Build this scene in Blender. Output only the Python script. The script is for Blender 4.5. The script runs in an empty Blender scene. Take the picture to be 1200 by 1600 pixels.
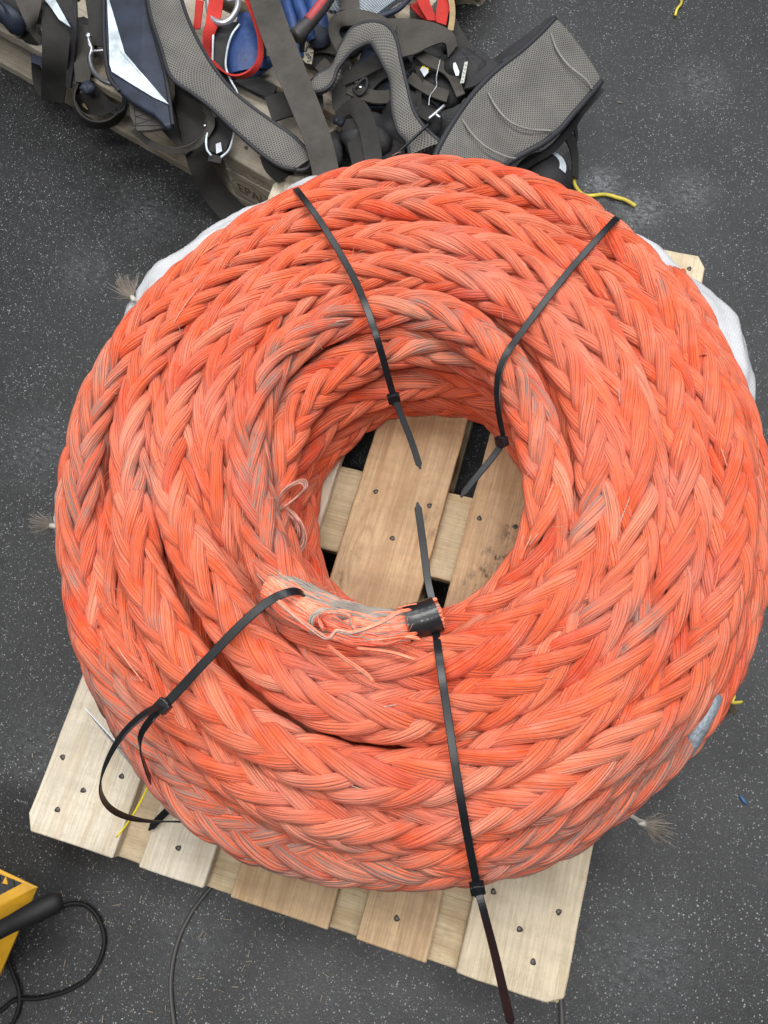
import bpy, math, random
import numpy as np
from mathutils import Vector, Matrix

scene = bpy.context.scene
COL = scene.collection
PI = math.pi

# ------------------------------------------------------------------ camera
CR = np.array([[0.9596, 0.27407, -0.06364], [0.24244, -0.9202, -0.30734], [-0.1428, 0.2795, -0.94947]])
CC = np.array([0.56447, 0.24581, 1.36706]); CF = 1246.37
cam = bpy.data.cameras.new('camera'); camo = bpy.data.objects.new('camera', cam); COL.objects.link(camo)
cam.sensor_fit = 'VERTICAL'; cam.sensor_height = 36.0; cam.lens = CF / 1600 * 36.0
cam.clip_start = 0.02; cam.clip_end = 60
m4 = Matrix(((CR[0, 0], -CR[1, 0], -CR[2, 0], CC[0]), (CR[0, 1], -CR[1, 1], -CR[2, 1], CC[1]),
             (CR[0, 2], -CR[1, 2], -CR[2, 2], CC[2]), (0, 0, 0, 1)))
camo.matrix_world = m4
scene.camera = camo

# ------------------------------------------------------------------ light
w = bpy.data.worlds.new("World"); scene.world = w; w.use_nodes = True
w.node_tree.nodes['Background'].inputs[0].default_value = (0.90, 0.94, 1.0, 1)
w.node_tree.nodes['Background'].inputs[1].default_value = 0.17


def area(name, loc, target, sx, sy, power, color=(1, 1, 1)):
    l = bpy.data.lights.new(name, 'AREA'); l.shape = 'RECTANGLE'; l.size = sx; l.size_y = sy; l.energy = power; l.color = color
    o = bpy.data.objects.new(name, l); COL.objects.link(o); o.location = loc
    d = Vector(target) - Vector(loc); o.rotation_euler = d.to_track_quat('-Z', 'Y').to_euler()
    return o


area('hall_light_over', (0.35, -0.75, 3.7), (0.45, 0.6, 0.2), 1.6, 0.4, 64, (1.0, 0.99, 0.97))
area('hall_light_far', (0.3, 4.1, 3.9), (0.45, 0.9, 0.2), 3.6, 1.0, 105, (0.98, 0.99, 1.0))
area('hall_light_main', (0.5, 1.15, 2.7), (0.45, 0.6, 0.2), 1.9, 0.5, 48, (1.0, 0.99, 0.97))
area('hall_light_near', (-0.9, 0.7, 3.6), (0.4, 0.5, 0.2), 0.5, 2.4, 30, (1.0, 0.99, 0.97))
area('hall_light_right', (2.3, 1.2, 3.6), (0.5, 0.6, 0.2), 0.5, 2.4, 30, (0.97, 0.98, 1.0))
vs = scene.view_settings
vs.view_transform = 'Standard'; vs.look = 'None'; vs.exposure = 0.10; vs.gamma = 1.0; vs.use_curve_mapping = False

rnd = random.Random(7)
rng = np.random.default_rng(11)


# ------------------------------------------------------------------ helpers
def at(x, y, z):
    """point of the photograph (1200 x 1600) at height z -> world"""
    d = CR.T @ np.array([(x - 600) / CF, (y - 800) / CF, 1.0])
    return CC + d * ((z - CC[2]) / d[2])


def ats(pts):
    return np.array([at(*q[:3]) for q in pts])


def catmull(P, n=None, step=None, closed=False):
    P = np.asarray(P, float)
    if closed:
        Q = np.vstack([P[-1], P, P[0], P[1]])
    else:
        Q = np.vstack([2 * P[0] - P[1], P, 2 * P[-1] - P[-2]])
    out = []
    nseg = len(Q) - 3
    for i in range(nseg):
        p0, p1, p2, p3 = Q[i:i + 4]
        t = np.linspace(0, 1, 24, endpoint=False)[:, None]
        out.append(0.5 * ((2 * p1) + (-p0 + p2) * t + (2 * p0 - 5 * p1 + 4 * p2 - p3) * t ** 2 + (-p0 + 3 * p1 - 3 * p2 + p3) * t ** 3))
    out = np.vstack(out + [Q[-2][None]])
    L = np.r_[0, np.cumsum(np.linalg.norm(np.diff(out[:, :3], axis=0), axis=1))]
    if n is None:
        n = max(3, int(round(L[-1] / step)) + 1)
    s = np.linspace(0, L[-1], n)
    return np.array([np.interp(s, L, out[:, k]) for k in range(out.shape[1])]).T, s


def smooth(P, k=3):
    for _ in range(k):
        P = P.copy(); P[1:-1] = (P[:-2] + 2 * P[1:-1] + P[2:]) / 4
    return P


def nrm(v):
    return v / np.maximum(np.linalg.norm(v, axis=-1, keepdims=True), 1e-9)


def mesh_np(name, V, F, mats, smooth_=True, uv=None, attrs=None, parent=None, midx=None):
    """V (n,3); F (m,4) or (m,3) int or python list"""
    me = bpy.data.meshes.new(name)
    if isinstance(F, np.ndarray):
        k = F.shape[1]
        me.vertices.add(len(V)); me.vertices.foreach_set('co', np.asarray(V, np.float32).ravel())
        me.loops.add(F.size); me.loops.foreach_set('vertex_index', F.astype(np.int32).ravel())
        me.polygons.add(len(F)); me.polygons.foreach_set('loop_start', np.arange(0, F.size, k, dtype=np.int32))
        me.polygons.foreach_set('loop_total', np.full(len(F), k, np.int32))
        flat = F.ravel()
    else:
        me.from_pydata([tuple(v) for v in V], [], F)
        flat = np.array([i for f in F for i in f])
    me.update(calc_edges=True)
    if uv is not None:
        l = me.uv_layers.new(name='UVMap'); l.data.foreach_set('uv', np.asarray(uv, np.float32)[flat].ravel())
    if attrs:
        for an, av in attrs.items():
            a = me.attributes.new(an, 'FLOAT_COLOR', 'POINT'); a.data.foreach_set('color', np.asarray(av, np.float32).ravel())
    for m in (mats if isinstance(mats, (list, tuple)) else [mats]):
        me.materials.append(m)
    if midx is not None:
        me.polygons.foreach_set('material_index', np.asarray(midx, np.int32))
    if smooth_:
        me.polygons.foreach_set('use_smooth', np.ones(len(me.polygons), bool))
    me.validate(); me.update()
    o = bpy.data.objects.new(name, me); COL.objects.link(o)
    if parent is not None:
        o.parent = parent
        o.matrix_parent_inverse = parent.matrix_basis.inverted()
    return o


def tag(o, label=None, cat=None, group=None, kind=None):
    if label: o['label'] = label
    if cat: o['category'] = cat
    if group: o['group'] = group
    if kind: o['kind'] = kind
    return o


def thing(name, loc, label, cat, group=None, rz=0):
    o = bpy.data.objects.new(name, None); COL.objects.link(o); o.location = tuple(loc); o.rotation_euler = (0, 0, rz)
    o.empty_display_size = 0.05
    return tag(o, label, cat, group)


def tube_np(P, r, n=8, cap=True):
    """returns V,F for tube along P (k,3), r scalar or (k,)"""
    P = np.asarray(P, float); k = len(P)
    T = nrm(np.gradient(P, axis=0)); r = np.broadcast_to(r, (k,))
    up = np.array([0.13, 0.21, 0.97]); N = nrm(np.cross(T, up)); B = np.cross(N, T)
    a = np.linspace(0, 2 * PI, n, endpoint=False)
    V = P[:, None] + r[:, None, None] * (N[:, None] * np.cos(a)[None, :, None] + B[:, None] * np.sin(a)[None, :, None])
    V = V.reshape(-1, 3)
    i = np.arange(k - 1)[:, None] * n; j = np.arange(n)[None]; j2 = (j + 1) % n
    F = np.stack([i + j, i + j2, i + n + j2, i + n + j], -1).reshape(-1, 4)
    if cap:
        F = [tuple(f) for f in F.tolist()] + [tuple(range(n))[::-1], tuple(range((k - 1) * n, k * n))]
    return V, F


def merge(parts):
    V = []; F = []; o = 0
    for v, f in parts:
        V.append(v); F += [tuple(int(i) + o for i in q) for q in (f.tolist() if isinstance(f, np.ndarray) else f)]; o += len(v)
    return np.vstack(V), F


def tubes(name, polys, r, mat, parent=None, n=6, step=0.004, attrs=False):
    parts = []; tone = []
    for q in polys:
        rr = r
        P, s = catmull(np.asarray(q)[:, :3], step=step)
        v, f = tube_np(P, rr, n); parts.append((v, f))
        tone.append(np.tile([rnd.random(), rnd.random(), rnd.random(), 1], (len(v), 1)))
    V, F = merge(parts)
    return mesh_np(name, V, F, mat, parent=parent, attrs={'tone': np.vstack(tone)})


def box_np(x0, x1, y0, y1, z0, z1):
    V = np.array([(x, y, z) for z in (z0, z1) for y in (y0, y1) for x in (x0, x1)], float)
    F = [(0, 2, 3, 1), (4, 5, 7, 6), (0, 1, 5, 4), (2, 6, 7, 3), (0, 4, 6, 2), (1, 3, 7, 5)]
    return V, F


def bevel(o, wd=0.002, seg=2):
    m = o.modifiers.new('bevel', 'BEVEL'); m.width = wd; m.segments = seg; m.limit_method = 'ANGLE'; m.angle_limit = math.radians(35)
    return o


def sheet(name, L, R, mat, th=0.003, parent=None, bulge=0.0, cols=7, step=0.006, pipe=None, pipe_r=0.0035, jitter=0.0, pipe_name='piping', solid_end=True, pipe_sides='both', wav=0):
    """a strap or pad between two edge lines (world points), with thickness; bulge = padding height"""
    n = max(len(L), len(R))
    La, _ = catmull(L, n=80); Ra, _ = catmull(R, n=80)
    ln = np.linalg.norm(np.diff((La + Ra) / 2, axis=0), axis=1).sum()
    k = max(6, int(ln / step)); La, s = catmull(L, n=k); Ra, s2 = catmull(R, n=k)
    s = np.r_[0, np.cumsum(np.linalg.norm(np.diff((La + Ra) / 2, axis=0), axis=1))]
    u = np.linspace(0, 1, cols)
    M = La[:, None] * (1 - u)[None, :, None] + Ra[:, None] * u[None, :, None]
    T = nrm(np.gradient((La + Ra) / 2, axis=0)); W = Ra - La
    Nn = nrm(np.cross(W, T)); flip = (Nn[:, 2].mean() < 0)
    if flip: Nn = -Nn
    prof = bulge * (np.sin(PI * u) ** 0.5)
    if wav:
        M = M + Nn[:, None] * (wav * np.sin(s * 60 + rnd.random() * 6)[:, None, None] * np.ones((1, cols, 1)))
    up = M + Nn[:, None] * (prof[None, :, None] + th / 2); dn = M - Nn[:, None] * (th / 2)
    wid = np.linalg.norm(W, axis=1).mean()
    V = np.vstack([up.reshape(-1, 3), dn.reshape(-1, 3)])
    uvu = np.tile(np.linspace(0, wid, cols), k); uvv = np.repeat(s, cols)
    uv = np.tile(np.stack([uvu, uvv], 1), (2, 1))
    F = []; o2 = k * cols
    for i in range(k - 1):
        for j in range(cols - 1):
            a = i * cols + j
            F.append((a, a + 1, a + cols + 1, a + cols)); F.append((o2 + a, o2 + a + cols, o2 + a + cols + 1, o2 + a + 1))
        a = i * cols; b = i * cols + cols - 1
        F.append((a, a + cols, o2 + a + cols, o2 + a)); F.append((b, o2 + b, o2 + b + cols, b + cols))
    for j in range(cols - 1):
        F.append((j, o2 + j, o2 + j + 1, j + 1)); a = (k - 1) * cols + j; F.append((a, a + 1, o2 + a + 1, o2 + a))
    o = mesh_np(name, V, F, mat, uv=uv, parent=parent)
    es = o.modifiers.new('edge', 'EDGE_SPLIT'); es.split_angle = math.radians(50)
    if pipe is not None:
        parts = []
        for e in (([La, Ra] if pipe_sides == 'both' else [La] if pipe_sides == 'L' else [Ra])):
            parts.append(tube_np(e + Nn * th * 0.5, pipe_r, 8))
        v, f = merge(parts)
        mesh_np(pipe_name, v, f, pipe, parent=o)
    return o


def ipath(pts):
    """flat strap from image centre line: (x, y, z, width px[, dz]) -> left and right world edges"""
    P, _ = catmull(np.array([list(q) + [0] * (5 - len(q)) for q in pts], float), n=len(pts) * 5)
    T = np.gradient(P[:, :2], axis=0); T /= np.linalg.norm(T, axis=1)[:, None]
    N = np.stack([-T[:, 1], T[:, 0]], 1)
    L = np.array([at(*(q[:2] - n * q[3] / 2), q[2] + q[4] / 2) for q, n in zip(P, N)])
    R = np.array([at(*(q[:2] + n * q[3] / 2), q[2] - q[4] / 2) for q, n in zip(P, N)])
    return L, R


# ------------------------------------------------------------------ materials
class NT:
    def __init__(s, name):
        s.m = bpy.data.materials.new(name); s.m.use_nodes = True; s.t = s.m.node_tree
        s.b = s.t.nodes['Principled BSDF']

    def n(s, typ, ins=None, **kw):
        nd = s.t.nodes.new(typ)
        for k, v in kw.items(): setattr(nd, k, v)
        if ins:
            for k, v in ins.items(): s.set(nd.inputs[k], v)
        return nd

    def set(s, sock, v):
        if isinstance(v, bpy.types.NodeSocket): s.t.links.new(v, sock)
        elif isinstance(v, bpy.types.Node): s.t.links.new(v.outputs[0], sock)
        else:
            if isinstance(v, (tuple, list)) and len(v) == 3 and sock.type == 'RGBA': v = (*v, 1)
            sock.default_value = v

    def p(s, **kw):
        for k, v in kw.items(): s.set(s.b.inputs[k.replace('_', ' ')], v)

    def math(s, op, a, b=0.0, c=None, clamp=False):
        nd = s.n('ShaderNodeMath', operation=op, use_clamp=clamp); s.set(nd.inputs[0], a); s.set(nd.inputs[1], b)
        if c is not None: s.set(nd.inputs[2], c)
        return nd.outputs[0]

    def mix(s, f, a, b, mode='MIX'):
        nd = s.n('ShaderNodeMix', data_type='RGBA', blend_type=mode)
        s.set(nd.inputs[0], f); s.set(nd.inputs[6], a); s.set(nd.inputs[7], b); return nd.outputs[2]

    def rng(s, v, a, b, c=0.0, d=1.0):
        nd = s.n('ShaderNodeMapRange'); nd.clamp = True
        for i, x in enumerate((v, a, b, c, d)): s.set(nd.inputs[i], x)
        return nd.outputs[0]

    def mapping(s, vec, scale=(1, 1, 1), loc=(0, 0, 0), rot=(0, 0, 0)):
        nd = s.n('ShaderNodeMapping'); s.set(nd.inputs[0], vec); s.set(nd.inputs['Scale'], scale); s.set(nd.inputs['Location'], loc); s.set(nd.inputs['Rotation'], rot)
        return nd.outputs[0]

    def noise(s, vec, scale, detail=3, rough=0.55, dist=0.0, out=0):
        nd = s.n('ShaderNodeTexNoise'); s.set(nd.inputs['Vector'], vec); s.set(nd.inputs['Scale'], scale); nd.inputs['Detail'].default_value = detail
        nd.inputs['Roughness'].default_value = rough; nd.inputs['Distortion'].default_value = dist
        return nd.outputs[out]

    def vor(s, vec, scale, feature='F1', out='Distance', rand=1.0):
        nd = s.n('ShaderNodeTexVoronoi', feature=feature); s.set(nd.inputs['Vector'], vec); s.set(nd.inputs['Scale'], scale)
        nd.inputs['Randomness'].default_value = rand
        return nd.outputs[out]

    def bump(s, h, dist, strength=1.0, normal=None):
        nd = s.n('ShaderNodeBump'); s.set(nd.inputs['Height'], h); s.set(nd.inputs['Distance'], dist); s.set(nd.inputs['Strength'], strength)
        if normal is not None: s.set(nd.inputs['Normal'], normal)
        s.set(s.b.inputs['Normal'], nd.outputs[0]); return nd.outputs[0]


def rope_material(name, loose=False):
    k = NT(name)
    uv = k.n('ShaderNodeUVMap').outputs[0]
    at_ = k.n('ShaderNodeAttribute', attribute_name='tone'); sep = k.n('ShaderNodeSeparateColor', {0: at_.outputs['Color']})
    tone, stain, pale = sep.outputs[0], sep.outputs[1], sep.outputs[2]
    geo = k.n('ShaderNodeNewGeometry').outputs['Position']
    tc = k.n('ShaderNodeTexCoord').outputs['Object']
    if loose:
        f1 = k.noise(k.mapping(tc, (60, 60, 60)), 3.0, 2); f2 = f1
        st = k.rng(stain, 0.62, 0.75)
    else:
        f1 = k.noise(k.mapping(uv, (24, 5, 1)), 1.0, 4, 0.65)
        f2 = k.noise(k.mapping(uv, (70, 10, 1)), 1.0, 2, 0.6)
        stn = k.noise(k.mapping(uv, (6, 12, 1)), 1.0, 4, 0.7)
        stf = k.noise(k.mapping(uv, (45, 12, 1)), 1.0, 3, 0.6)
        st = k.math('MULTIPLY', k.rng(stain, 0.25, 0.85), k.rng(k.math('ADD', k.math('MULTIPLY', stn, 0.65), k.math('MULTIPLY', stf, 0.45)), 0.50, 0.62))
    big = k.noise(tc, 9.0, 3)
    a = k.math('ADD', k.math('MULTIPLY', f1, 0.75), k.math('MULTIPLY', tone, 0.45))
    a = k.math('ADD', a, k.math('MULTIPLY', big, 0.42))
    ramp = k.n('ShaderNodeValToRGB', {0: k.rng(a, 0.48, 1.14)})
    e = ramp.color_ramp.elements
    e[0].position = 0.0; e[0].color = (0.82, 0.048, 0.007, 1); e[1].position = 1.0; e[1].color = (0.97, 0.36, 0.22, 1)
    m = e.new(0.32); m.color = (0.94, 0.125, 0.028, 1); m = e.new(0.62); m.color = (0.95, 0.178, 0.066, 1)
    # sun bleached, dusty patches
    dust = k.rng(k.math('ADD', k.noise(tc, 26.0, 4, 0.65), k.math('MULTIPLY', f2, 0.45)), 0.66, 1.0, 0, 0.55)
    dust = k.math('MAXIMUM', dust, k.math('MULTIPLY', pale, 0.6))
    c = k.mix(dust, ramp.outputs[0], (0.90, 0.33, 0.24))
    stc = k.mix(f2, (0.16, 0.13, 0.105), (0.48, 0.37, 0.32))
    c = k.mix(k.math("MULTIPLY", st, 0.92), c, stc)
    # dark grease specks
    sp = k.rng(k.noise(k.mapping(tc, (1, 1, 1)), 210.0, 2), 0.74, 0.80, 0, 0.6)
    c = k.mix(sp, c, (0.12, 0.07, 0.05))
    k.p(Base_Color=c, Roughness=0.42, Specular_IOR_Level=0.5, Sheen_Weight=0.10, Sheen_Roughness=0.4)
    if not loose:
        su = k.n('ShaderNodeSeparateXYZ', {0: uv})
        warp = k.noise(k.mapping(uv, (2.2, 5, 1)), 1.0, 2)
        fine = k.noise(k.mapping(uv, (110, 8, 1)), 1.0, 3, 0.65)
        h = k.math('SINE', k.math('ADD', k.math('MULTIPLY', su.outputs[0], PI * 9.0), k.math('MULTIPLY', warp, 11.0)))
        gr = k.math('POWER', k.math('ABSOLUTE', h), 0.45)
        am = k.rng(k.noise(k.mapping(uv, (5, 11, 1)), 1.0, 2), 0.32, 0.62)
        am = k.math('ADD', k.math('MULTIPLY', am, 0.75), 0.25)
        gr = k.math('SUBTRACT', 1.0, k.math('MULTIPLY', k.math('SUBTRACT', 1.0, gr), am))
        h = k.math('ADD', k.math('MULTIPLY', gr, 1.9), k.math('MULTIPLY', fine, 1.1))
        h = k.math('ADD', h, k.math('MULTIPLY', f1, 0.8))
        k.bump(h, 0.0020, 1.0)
        c = k.mix(k.rng(gr, 0.2, 0.8, 0.80, 0.0), c, (0.40, 0.022, 0.006))  # crevice shade between yarns painted into the colour as deep red
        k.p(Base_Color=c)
    return k.m


def plain(name, col, rough=0.5, metal=0.0, nz=None, nd=0.0005, spec=0.5, var=0.0, coat=0.0):
    k = NT(name)
    tc = k.n('ShaderNodeTexCoord').outputs['Object']
    c = col
    if var:
        v = k.noise(tc, 22.0, 5, 0.65)
        c = k.mix(k.rng(v, 0.35, 0.7), tuple(x * (1 - var) for x in col), tuple(min(1, x * (1 + var)) for x in col))
    k.p(Base_Color=c, Roughness=rough, Metallic=metal, Specular_IOR_Level=spec, Coat_Weight=coat)
    if nz: k.bump(k.noise(tc, nz, 4, 0.6), nd, 0.8)
    return k.m


def web_material(name, col, stripe=0.0, ribs=420.0, dirt=0.35, rough=0.8):
    """woven webbing"""
    k = NT(name)
    uv = k.n('ShaderNodeUVMap').outputs[0]; tc = k.n('ShaderNodeTexCoord').outputs['Object']
    s = k.n('ShaderNodeSeparateXYZ', {0: uv})
    hu = k.math('SINE', k.math('MULTIPLY', s.outputs[0], ribs * 4.2)); hv = k.math('SINE', k.math('MULTIPLY', s.outputs[1], ribs * 3.2))
    h = k.math('MULTIPLY', hu, hv)
    d = k.noise(tc, 14.0, 5, 0.7); fine = k.noise(tc, 160.0, 3, 0.7)
    c = k.mix(k.rng(d, 0.3, 0.75), tuple(x * (1 - dirt) for x in col), tuple(x * (1 + dirt) for x in col))
    c = k.mix(k.rng(fine, 0.62, 0.8, 0, 0.35), c, tuple(min(1, x * 2.2 + 0.02) for x in col))
    k.p(Base_Color=c, Roughness=rough, Specular_IOR_Level=0.3)
    k.bump(k.math('ADD', h, k.math('MULTIPLY', fine, 1.5)), 0.0004, 0.7)
    return k.m


def mesh_fabric(name, col, hole=(0.045, 0.045, 0.045), scale=210.0):
    """spacer mesh with rows of small holes"""
    k = NT(name)
    uv = k.n('ShaderNodeUVMap').outputs[0]; tc = k.n('ShaderNodeTexCoord').outputs['Object']
    s = k.n('ShaderNodeSeparateXYZ', {0: uv})
    u = k.math('MULTIPLY', s.outputs[0], scale); v = k.math('MULTIPLY', s.outputs[1], scale * 1.25)
    row = k.math('FLOOR', v); sh = k.math('MULTIPLY', k.math('MODULO', row, 2.0), 0.5)
    fu = k.math('SUBTRACT', k.math('FRACT', k.math('ADD', u, sh)), 0.5); fv = k.math('SUBTRACT', k.math('FRACT', v), 0.5)
    r = k.math('SQRT', k.math('ADD', k.math('MULTIPLY', fu, fu), k.math('MULTIPLY', k.math('MULTIPLY', fv, fv), 0.75)))
    hm = k.rng(r, 0.24, 0.36, 1.0, 0.0)
    d = k.noise(tc, 16.0, 4, 0.6)
    c = k.mix(k.rng(d, 0.3, 0.75), tuple(x * 0.72 for x in col), tuple(x * 1.15 for x in col))
    c = k.mix(hm, c, hole)
    k.p(Base_Color=c, Roughness=0.85, Specular_IOR_Level=0.25)
    k.bump(k.math('MULTIPLY', hm, -1.0), 0.0008, 0.6)
    return k.m


def wood_material(name, light, dark, grey=0.3, dirt=0.4, knots=True, seed=0.0, marks=()):
    """boards run along their own local Y"""
    k = NT(name)
    tc = k.n('ShaderNodeTexCoord').outputs['Object']
    oi = k.n('ShaderNodeObjectInfo').outputs['Random']
    off = k.n('ShaderNodeCombineXYZ', {0: k.math('MULTIPLY', oi, 7.3), 1: k.math('MULTIPLY', oi, 19.1), 2: k.math('MULTIPLY', oi, 3.1 + seed)})
    P = k.n('ShaderNodeVectorMath', {0: tc, 1: off.outputs[0]}, operation='ADD').outputs[0]
    warp = k.noise(k.mapping(P, (5, 1.1, 5)), 1.6, 2)
    sx = k.n('ShaderNodeSeparateXYZ', {0: P})
    # knots: distort the rings round them
    kv = k.vor(k.mapping(P, (9.0, 2.8, 9.0)), 1.0)
    kn = k.rng(kv, 0.0, 0.22, 1.0, 0.0)
    ring = k.math('ADD', k.math('MULTIPLY', sx.outputs[0], 120.0), k.math('MULTIPLY', warp, 26.0))
    if knots: ring = k.math('ADD', ring, k.math('MULTIPLY', kn, 14.0))
    g = k.math('ADD', k.math('MULTIPLY', k.math('SINE', ring), 0.5), 0.5)
    g = k.math('POWER', g, 2.2)
    fib = k.noise(k.mapping(P, (330, 7, 330)), 1.0, 3, 0.7)
    fib2 = k.noise(k.mapping(P, (70, 2.0, 70)), 1.0, 3, 0.6)
    f = k.math('ADD', k.math('MULTIPLY', g, 0.45), k.math('MULTIPLY', fib2, 0.65))
    c = k.mix(k.rng(f, 0.2, 1.0), light, dark)
    c = k.mix(k.rng(fib, 0.40, 0.72, 0, 0.6), c, tuple(x * 0.60 for x in dark))
    c = k.mix(k.rng(k.noise(k.mapping(P, (160, 60, 160)), 1.0, 4, 0.75), 0.52, 0.72, 0, 0.45), c, tuple(x * 0.70 for x in dark))
    c = k.mix(k.rng(k.noise(k.mapping(P, (190, 18, 190), (3, 1, 2)), 1.0, 3, 0.7), 0.55, 0.75, 0, 0.5), c, tuple(min(1, x * 1.25) for x in light))
    saw = k.noise(k.mapping(P, (14, 55, 14)), 1.0, 4, 0.7)
    c = k.mix(k.rng(saw, 0.45, 0.75, 0, 0.35), c, tuple(x * 0.55 for x in dark))
    gm = k.rng(k.noise(P, 5.0, 4, 0.6), 0.35, 0.7, 0, grey)
    c = k.mix(gm, c, (0.46, 0.43, 0.37))
    c = k.mix(k.math('MULTIPLY', k.math('SUBTRACT', oi, 0.5), 0.30), c, (0.30, 0.20, 0.10))
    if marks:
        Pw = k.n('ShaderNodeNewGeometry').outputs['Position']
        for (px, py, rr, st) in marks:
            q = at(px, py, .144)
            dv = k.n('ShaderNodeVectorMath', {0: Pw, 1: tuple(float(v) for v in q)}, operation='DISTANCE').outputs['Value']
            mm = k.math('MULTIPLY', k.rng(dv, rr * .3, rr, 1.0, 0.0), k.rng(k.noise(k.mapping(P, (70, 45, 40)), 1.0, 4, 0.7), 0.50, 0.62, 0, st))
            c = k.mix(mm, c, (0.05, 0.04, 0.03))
    if knots:
        core = k.rng(kv, 0.045, 0.085, 1.0, 0.0)
        core = k.math('MULTIPLY', core, k.rng(k.noise(P, 3.0, 1), 0.44, 0.5))
        c = k.mix(k.math('MULTIPLY', core, 0.8), c, (0.12, 0.065, 0.03))
    dn = k.noise(k.mapping(P, (1.4, 0.8, 1)), 16.0, 6, 0.75)
    c = k.mix(k.rng(dn, 0.60, 0.78, 0, dirt), c, (0.10, 0.075, 0.05))
    sp = k.rng(k.noise(P, 260.0, 2), 0.72, 0.8, 0, 0.5)
    c = k.mix(sp, c, (0.08, 0.055, 0.035))
    k.p(Base_Color=c, Roughness=0.72, Specular_IOR_Level=0.28)
    h = k.math('ADD', k.math('MULTIPLY', fib, 1.0), k.math('MULTIPLY', k.noise(k.mapping(P, (60, 30, 60)), 5.0, 4, 0.7), 0.8))
    h = k.math('ADD', h, k.math('MULTIPLY', g, -0.35))
    k.bump(h, 0.0016, 0.85)
    return k.m


def floor_material():
    k = NT('rubber_floor')
    P = k.n('ShaderNodeNewGeometry').outputs['Position']
    big = k.noise(P, 3.0, 4, 0.6); mid = k.noise(P, 60.0, 4, 0.7)
    c = k.mix(k.rng(big, 0.3, 0.7), (0.009, 0.0092, 0.0100), (0.016, 0.0164, 0.018))
    c = k.mix(k.rng(mid, 0.35, 0.8, 0, 0.6), c, (0.032, 0.033, 0.0345))

    def specks(scale, prob, size, seed):
        v = k.n('ShaderNodeTexVoronoi', feature='F1'); wv = k.n('ShaderNodeVectorMath', {0: k.noise(P, scale * 2.2, 1, out=1)}, operation='SCALE'); wv.inputs['Scale'].default_value = 0.9 / scale
        pv = k.n('ShaderNodeVectorMath', {0: k.mapping(P, (1, 1, 0), (seed, seed * .7, 0)), 1: wv.outputs[0]}, operation='ADD')
        k.set(v.inputs['Vector'], pv.outputs[0]); v.inputs['Scale'].default_value = scale
        sc = k.n('ShaderNodeSeparateColor', {0: v.outputs['Color']})
        on = k.math('LESS_THAN', sc.outputs[0], prob)
        sz = k.math('MULTIPLY', sc.outputs[1], size)
        m = k.math('MULTIPLY', on, k.math('LESS_THAN', v.outputs['Distance'], k.math('ADD', sz, size * 0.4)))
        return m, sc.outputs[2]
    clump = k.rng(k.noise(P, 11.0, 3, 0.6), 0.35, 0.65, 0.45, 1.0)
    m1, r1 = specks(270.0, 0.42, 0.26, 0.0)
    m2, r2 = specks(170.0, 0.14, 0.13, 3.1)
    m3, r3 = specks(520.0, 0.34, 0.28, 7.7)
    c = k.mix(k.math('MULTIPLY', m3, 0.55), c, (0.16, 0.165, 0.17))
    c = k.mix(k.math('MULTIPLY', m1, k.math('MULTIPLY', clump, k.rng(r1, 0, 1, 0.25, 0.95))), c, (0.46, 0.47, 0.48))
    c = k.mix(k.math('MULTIPLY', m2, k.math('MULTIPLY', clump, k.rng(r2, 0, 1, 0.3, 1.0))), c, (0.62, 0.61, 0.58))
    # dusty scuffs where they lie on the floor
    for (px, py, rr, st) in ((940, 285, 0.05, 0.5), (1000, 330, 0.06, 0.45), (1090, 130, 0.09, 0.18), (860, 270, 0.03, 0.5), (60, 1180, 0.1, 0.12), (230, 330, 0.1, 0.16), (1120, 1000, 0.09, 0.14), (1000, 1500, 0.12, 0.12), (60, 700, 0.1, 0.14), (1080, 300, 0.07, 0.22), (130, 420, 0.08, 0.14), (300, 1480, 0.08, 0.1)):
        q = at(px, py, 0)
        dv = k.n('ShaderNodeVectorMath', {0: P, 1: (float(q[0]), float(q[1]), 0.0)}, operation='DISTANCE').outputs['Value']
        mm = k.math('MULTIPLY', k.rng(dv, 0.0, rr, 1.0, 0.0), k.rng(k.noise(k.mapping(P, (60, 140, 1), rot=(0, 0, 0.5)), 1.0, 4, 0.75), 0.42, 0.75, 0, st * 1.6))
        c = k.mix(mm, c, (0.34, 0.36, 0.38))
    k.p(Base_Color=c, Roughness=k.math('ADD', k.rng(mid, 0.3, 0.8, 0.40, 0.56), k.rng(k.noise(P, 4.0, 5, 0.65), 0.3, 0.7, -0.05, 0.14)), Specular_IOR_Level=0.5)
    k.bump(k.math('ADD', k.math('MULTIPLY', k.noise(P, 330.0, 3, 0.7), 1.0), k.math('MULTIPLY', mid, 0.8)), 0.0009, 0.8)
    return k.m


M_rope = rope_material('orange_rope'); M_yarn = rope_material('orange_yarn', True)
M_tie = plain('black_nylon', (0.008, 0.009, 0.011), 0.30, var=0.2, spec=0.32)
M_tape = plain('black_tape', (0.012, 0.012, 0.014), 0.28, nz=55, nd=0.0012, var=0.2)
M_duct = plain('silver_tape', (0.25, 0.29, 0.33), 0.42, metal=0.25, nz=140, nd=0.004, var=0.2)
M_fray = plain('grey_fibre', (0.27, 0.235, 0.20), 0.8, var=0.35)
M_frayo = plain('pink_fibre', (0.45, 0.22, 0.17), 0.7, var=0.3)
M_twine = plain('pale_twine', (0.5, 0.47, 0.42), 0.7, var=0.2)
M_ycord = plain('yellow_cord', (0.62, 0.50, 0.06), 0.6, nz=300, nd=0.0015, var=0.3)
M_ytie = plain('yellow_nylon', (0.85, 0.68, 0.01), 0.4)
M_wood = wood_material('pallet_wood_pale', (0.76, 0.69, 0.56), (0.58, 0.48, 0.34), 0.45, 0.45)
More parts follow.
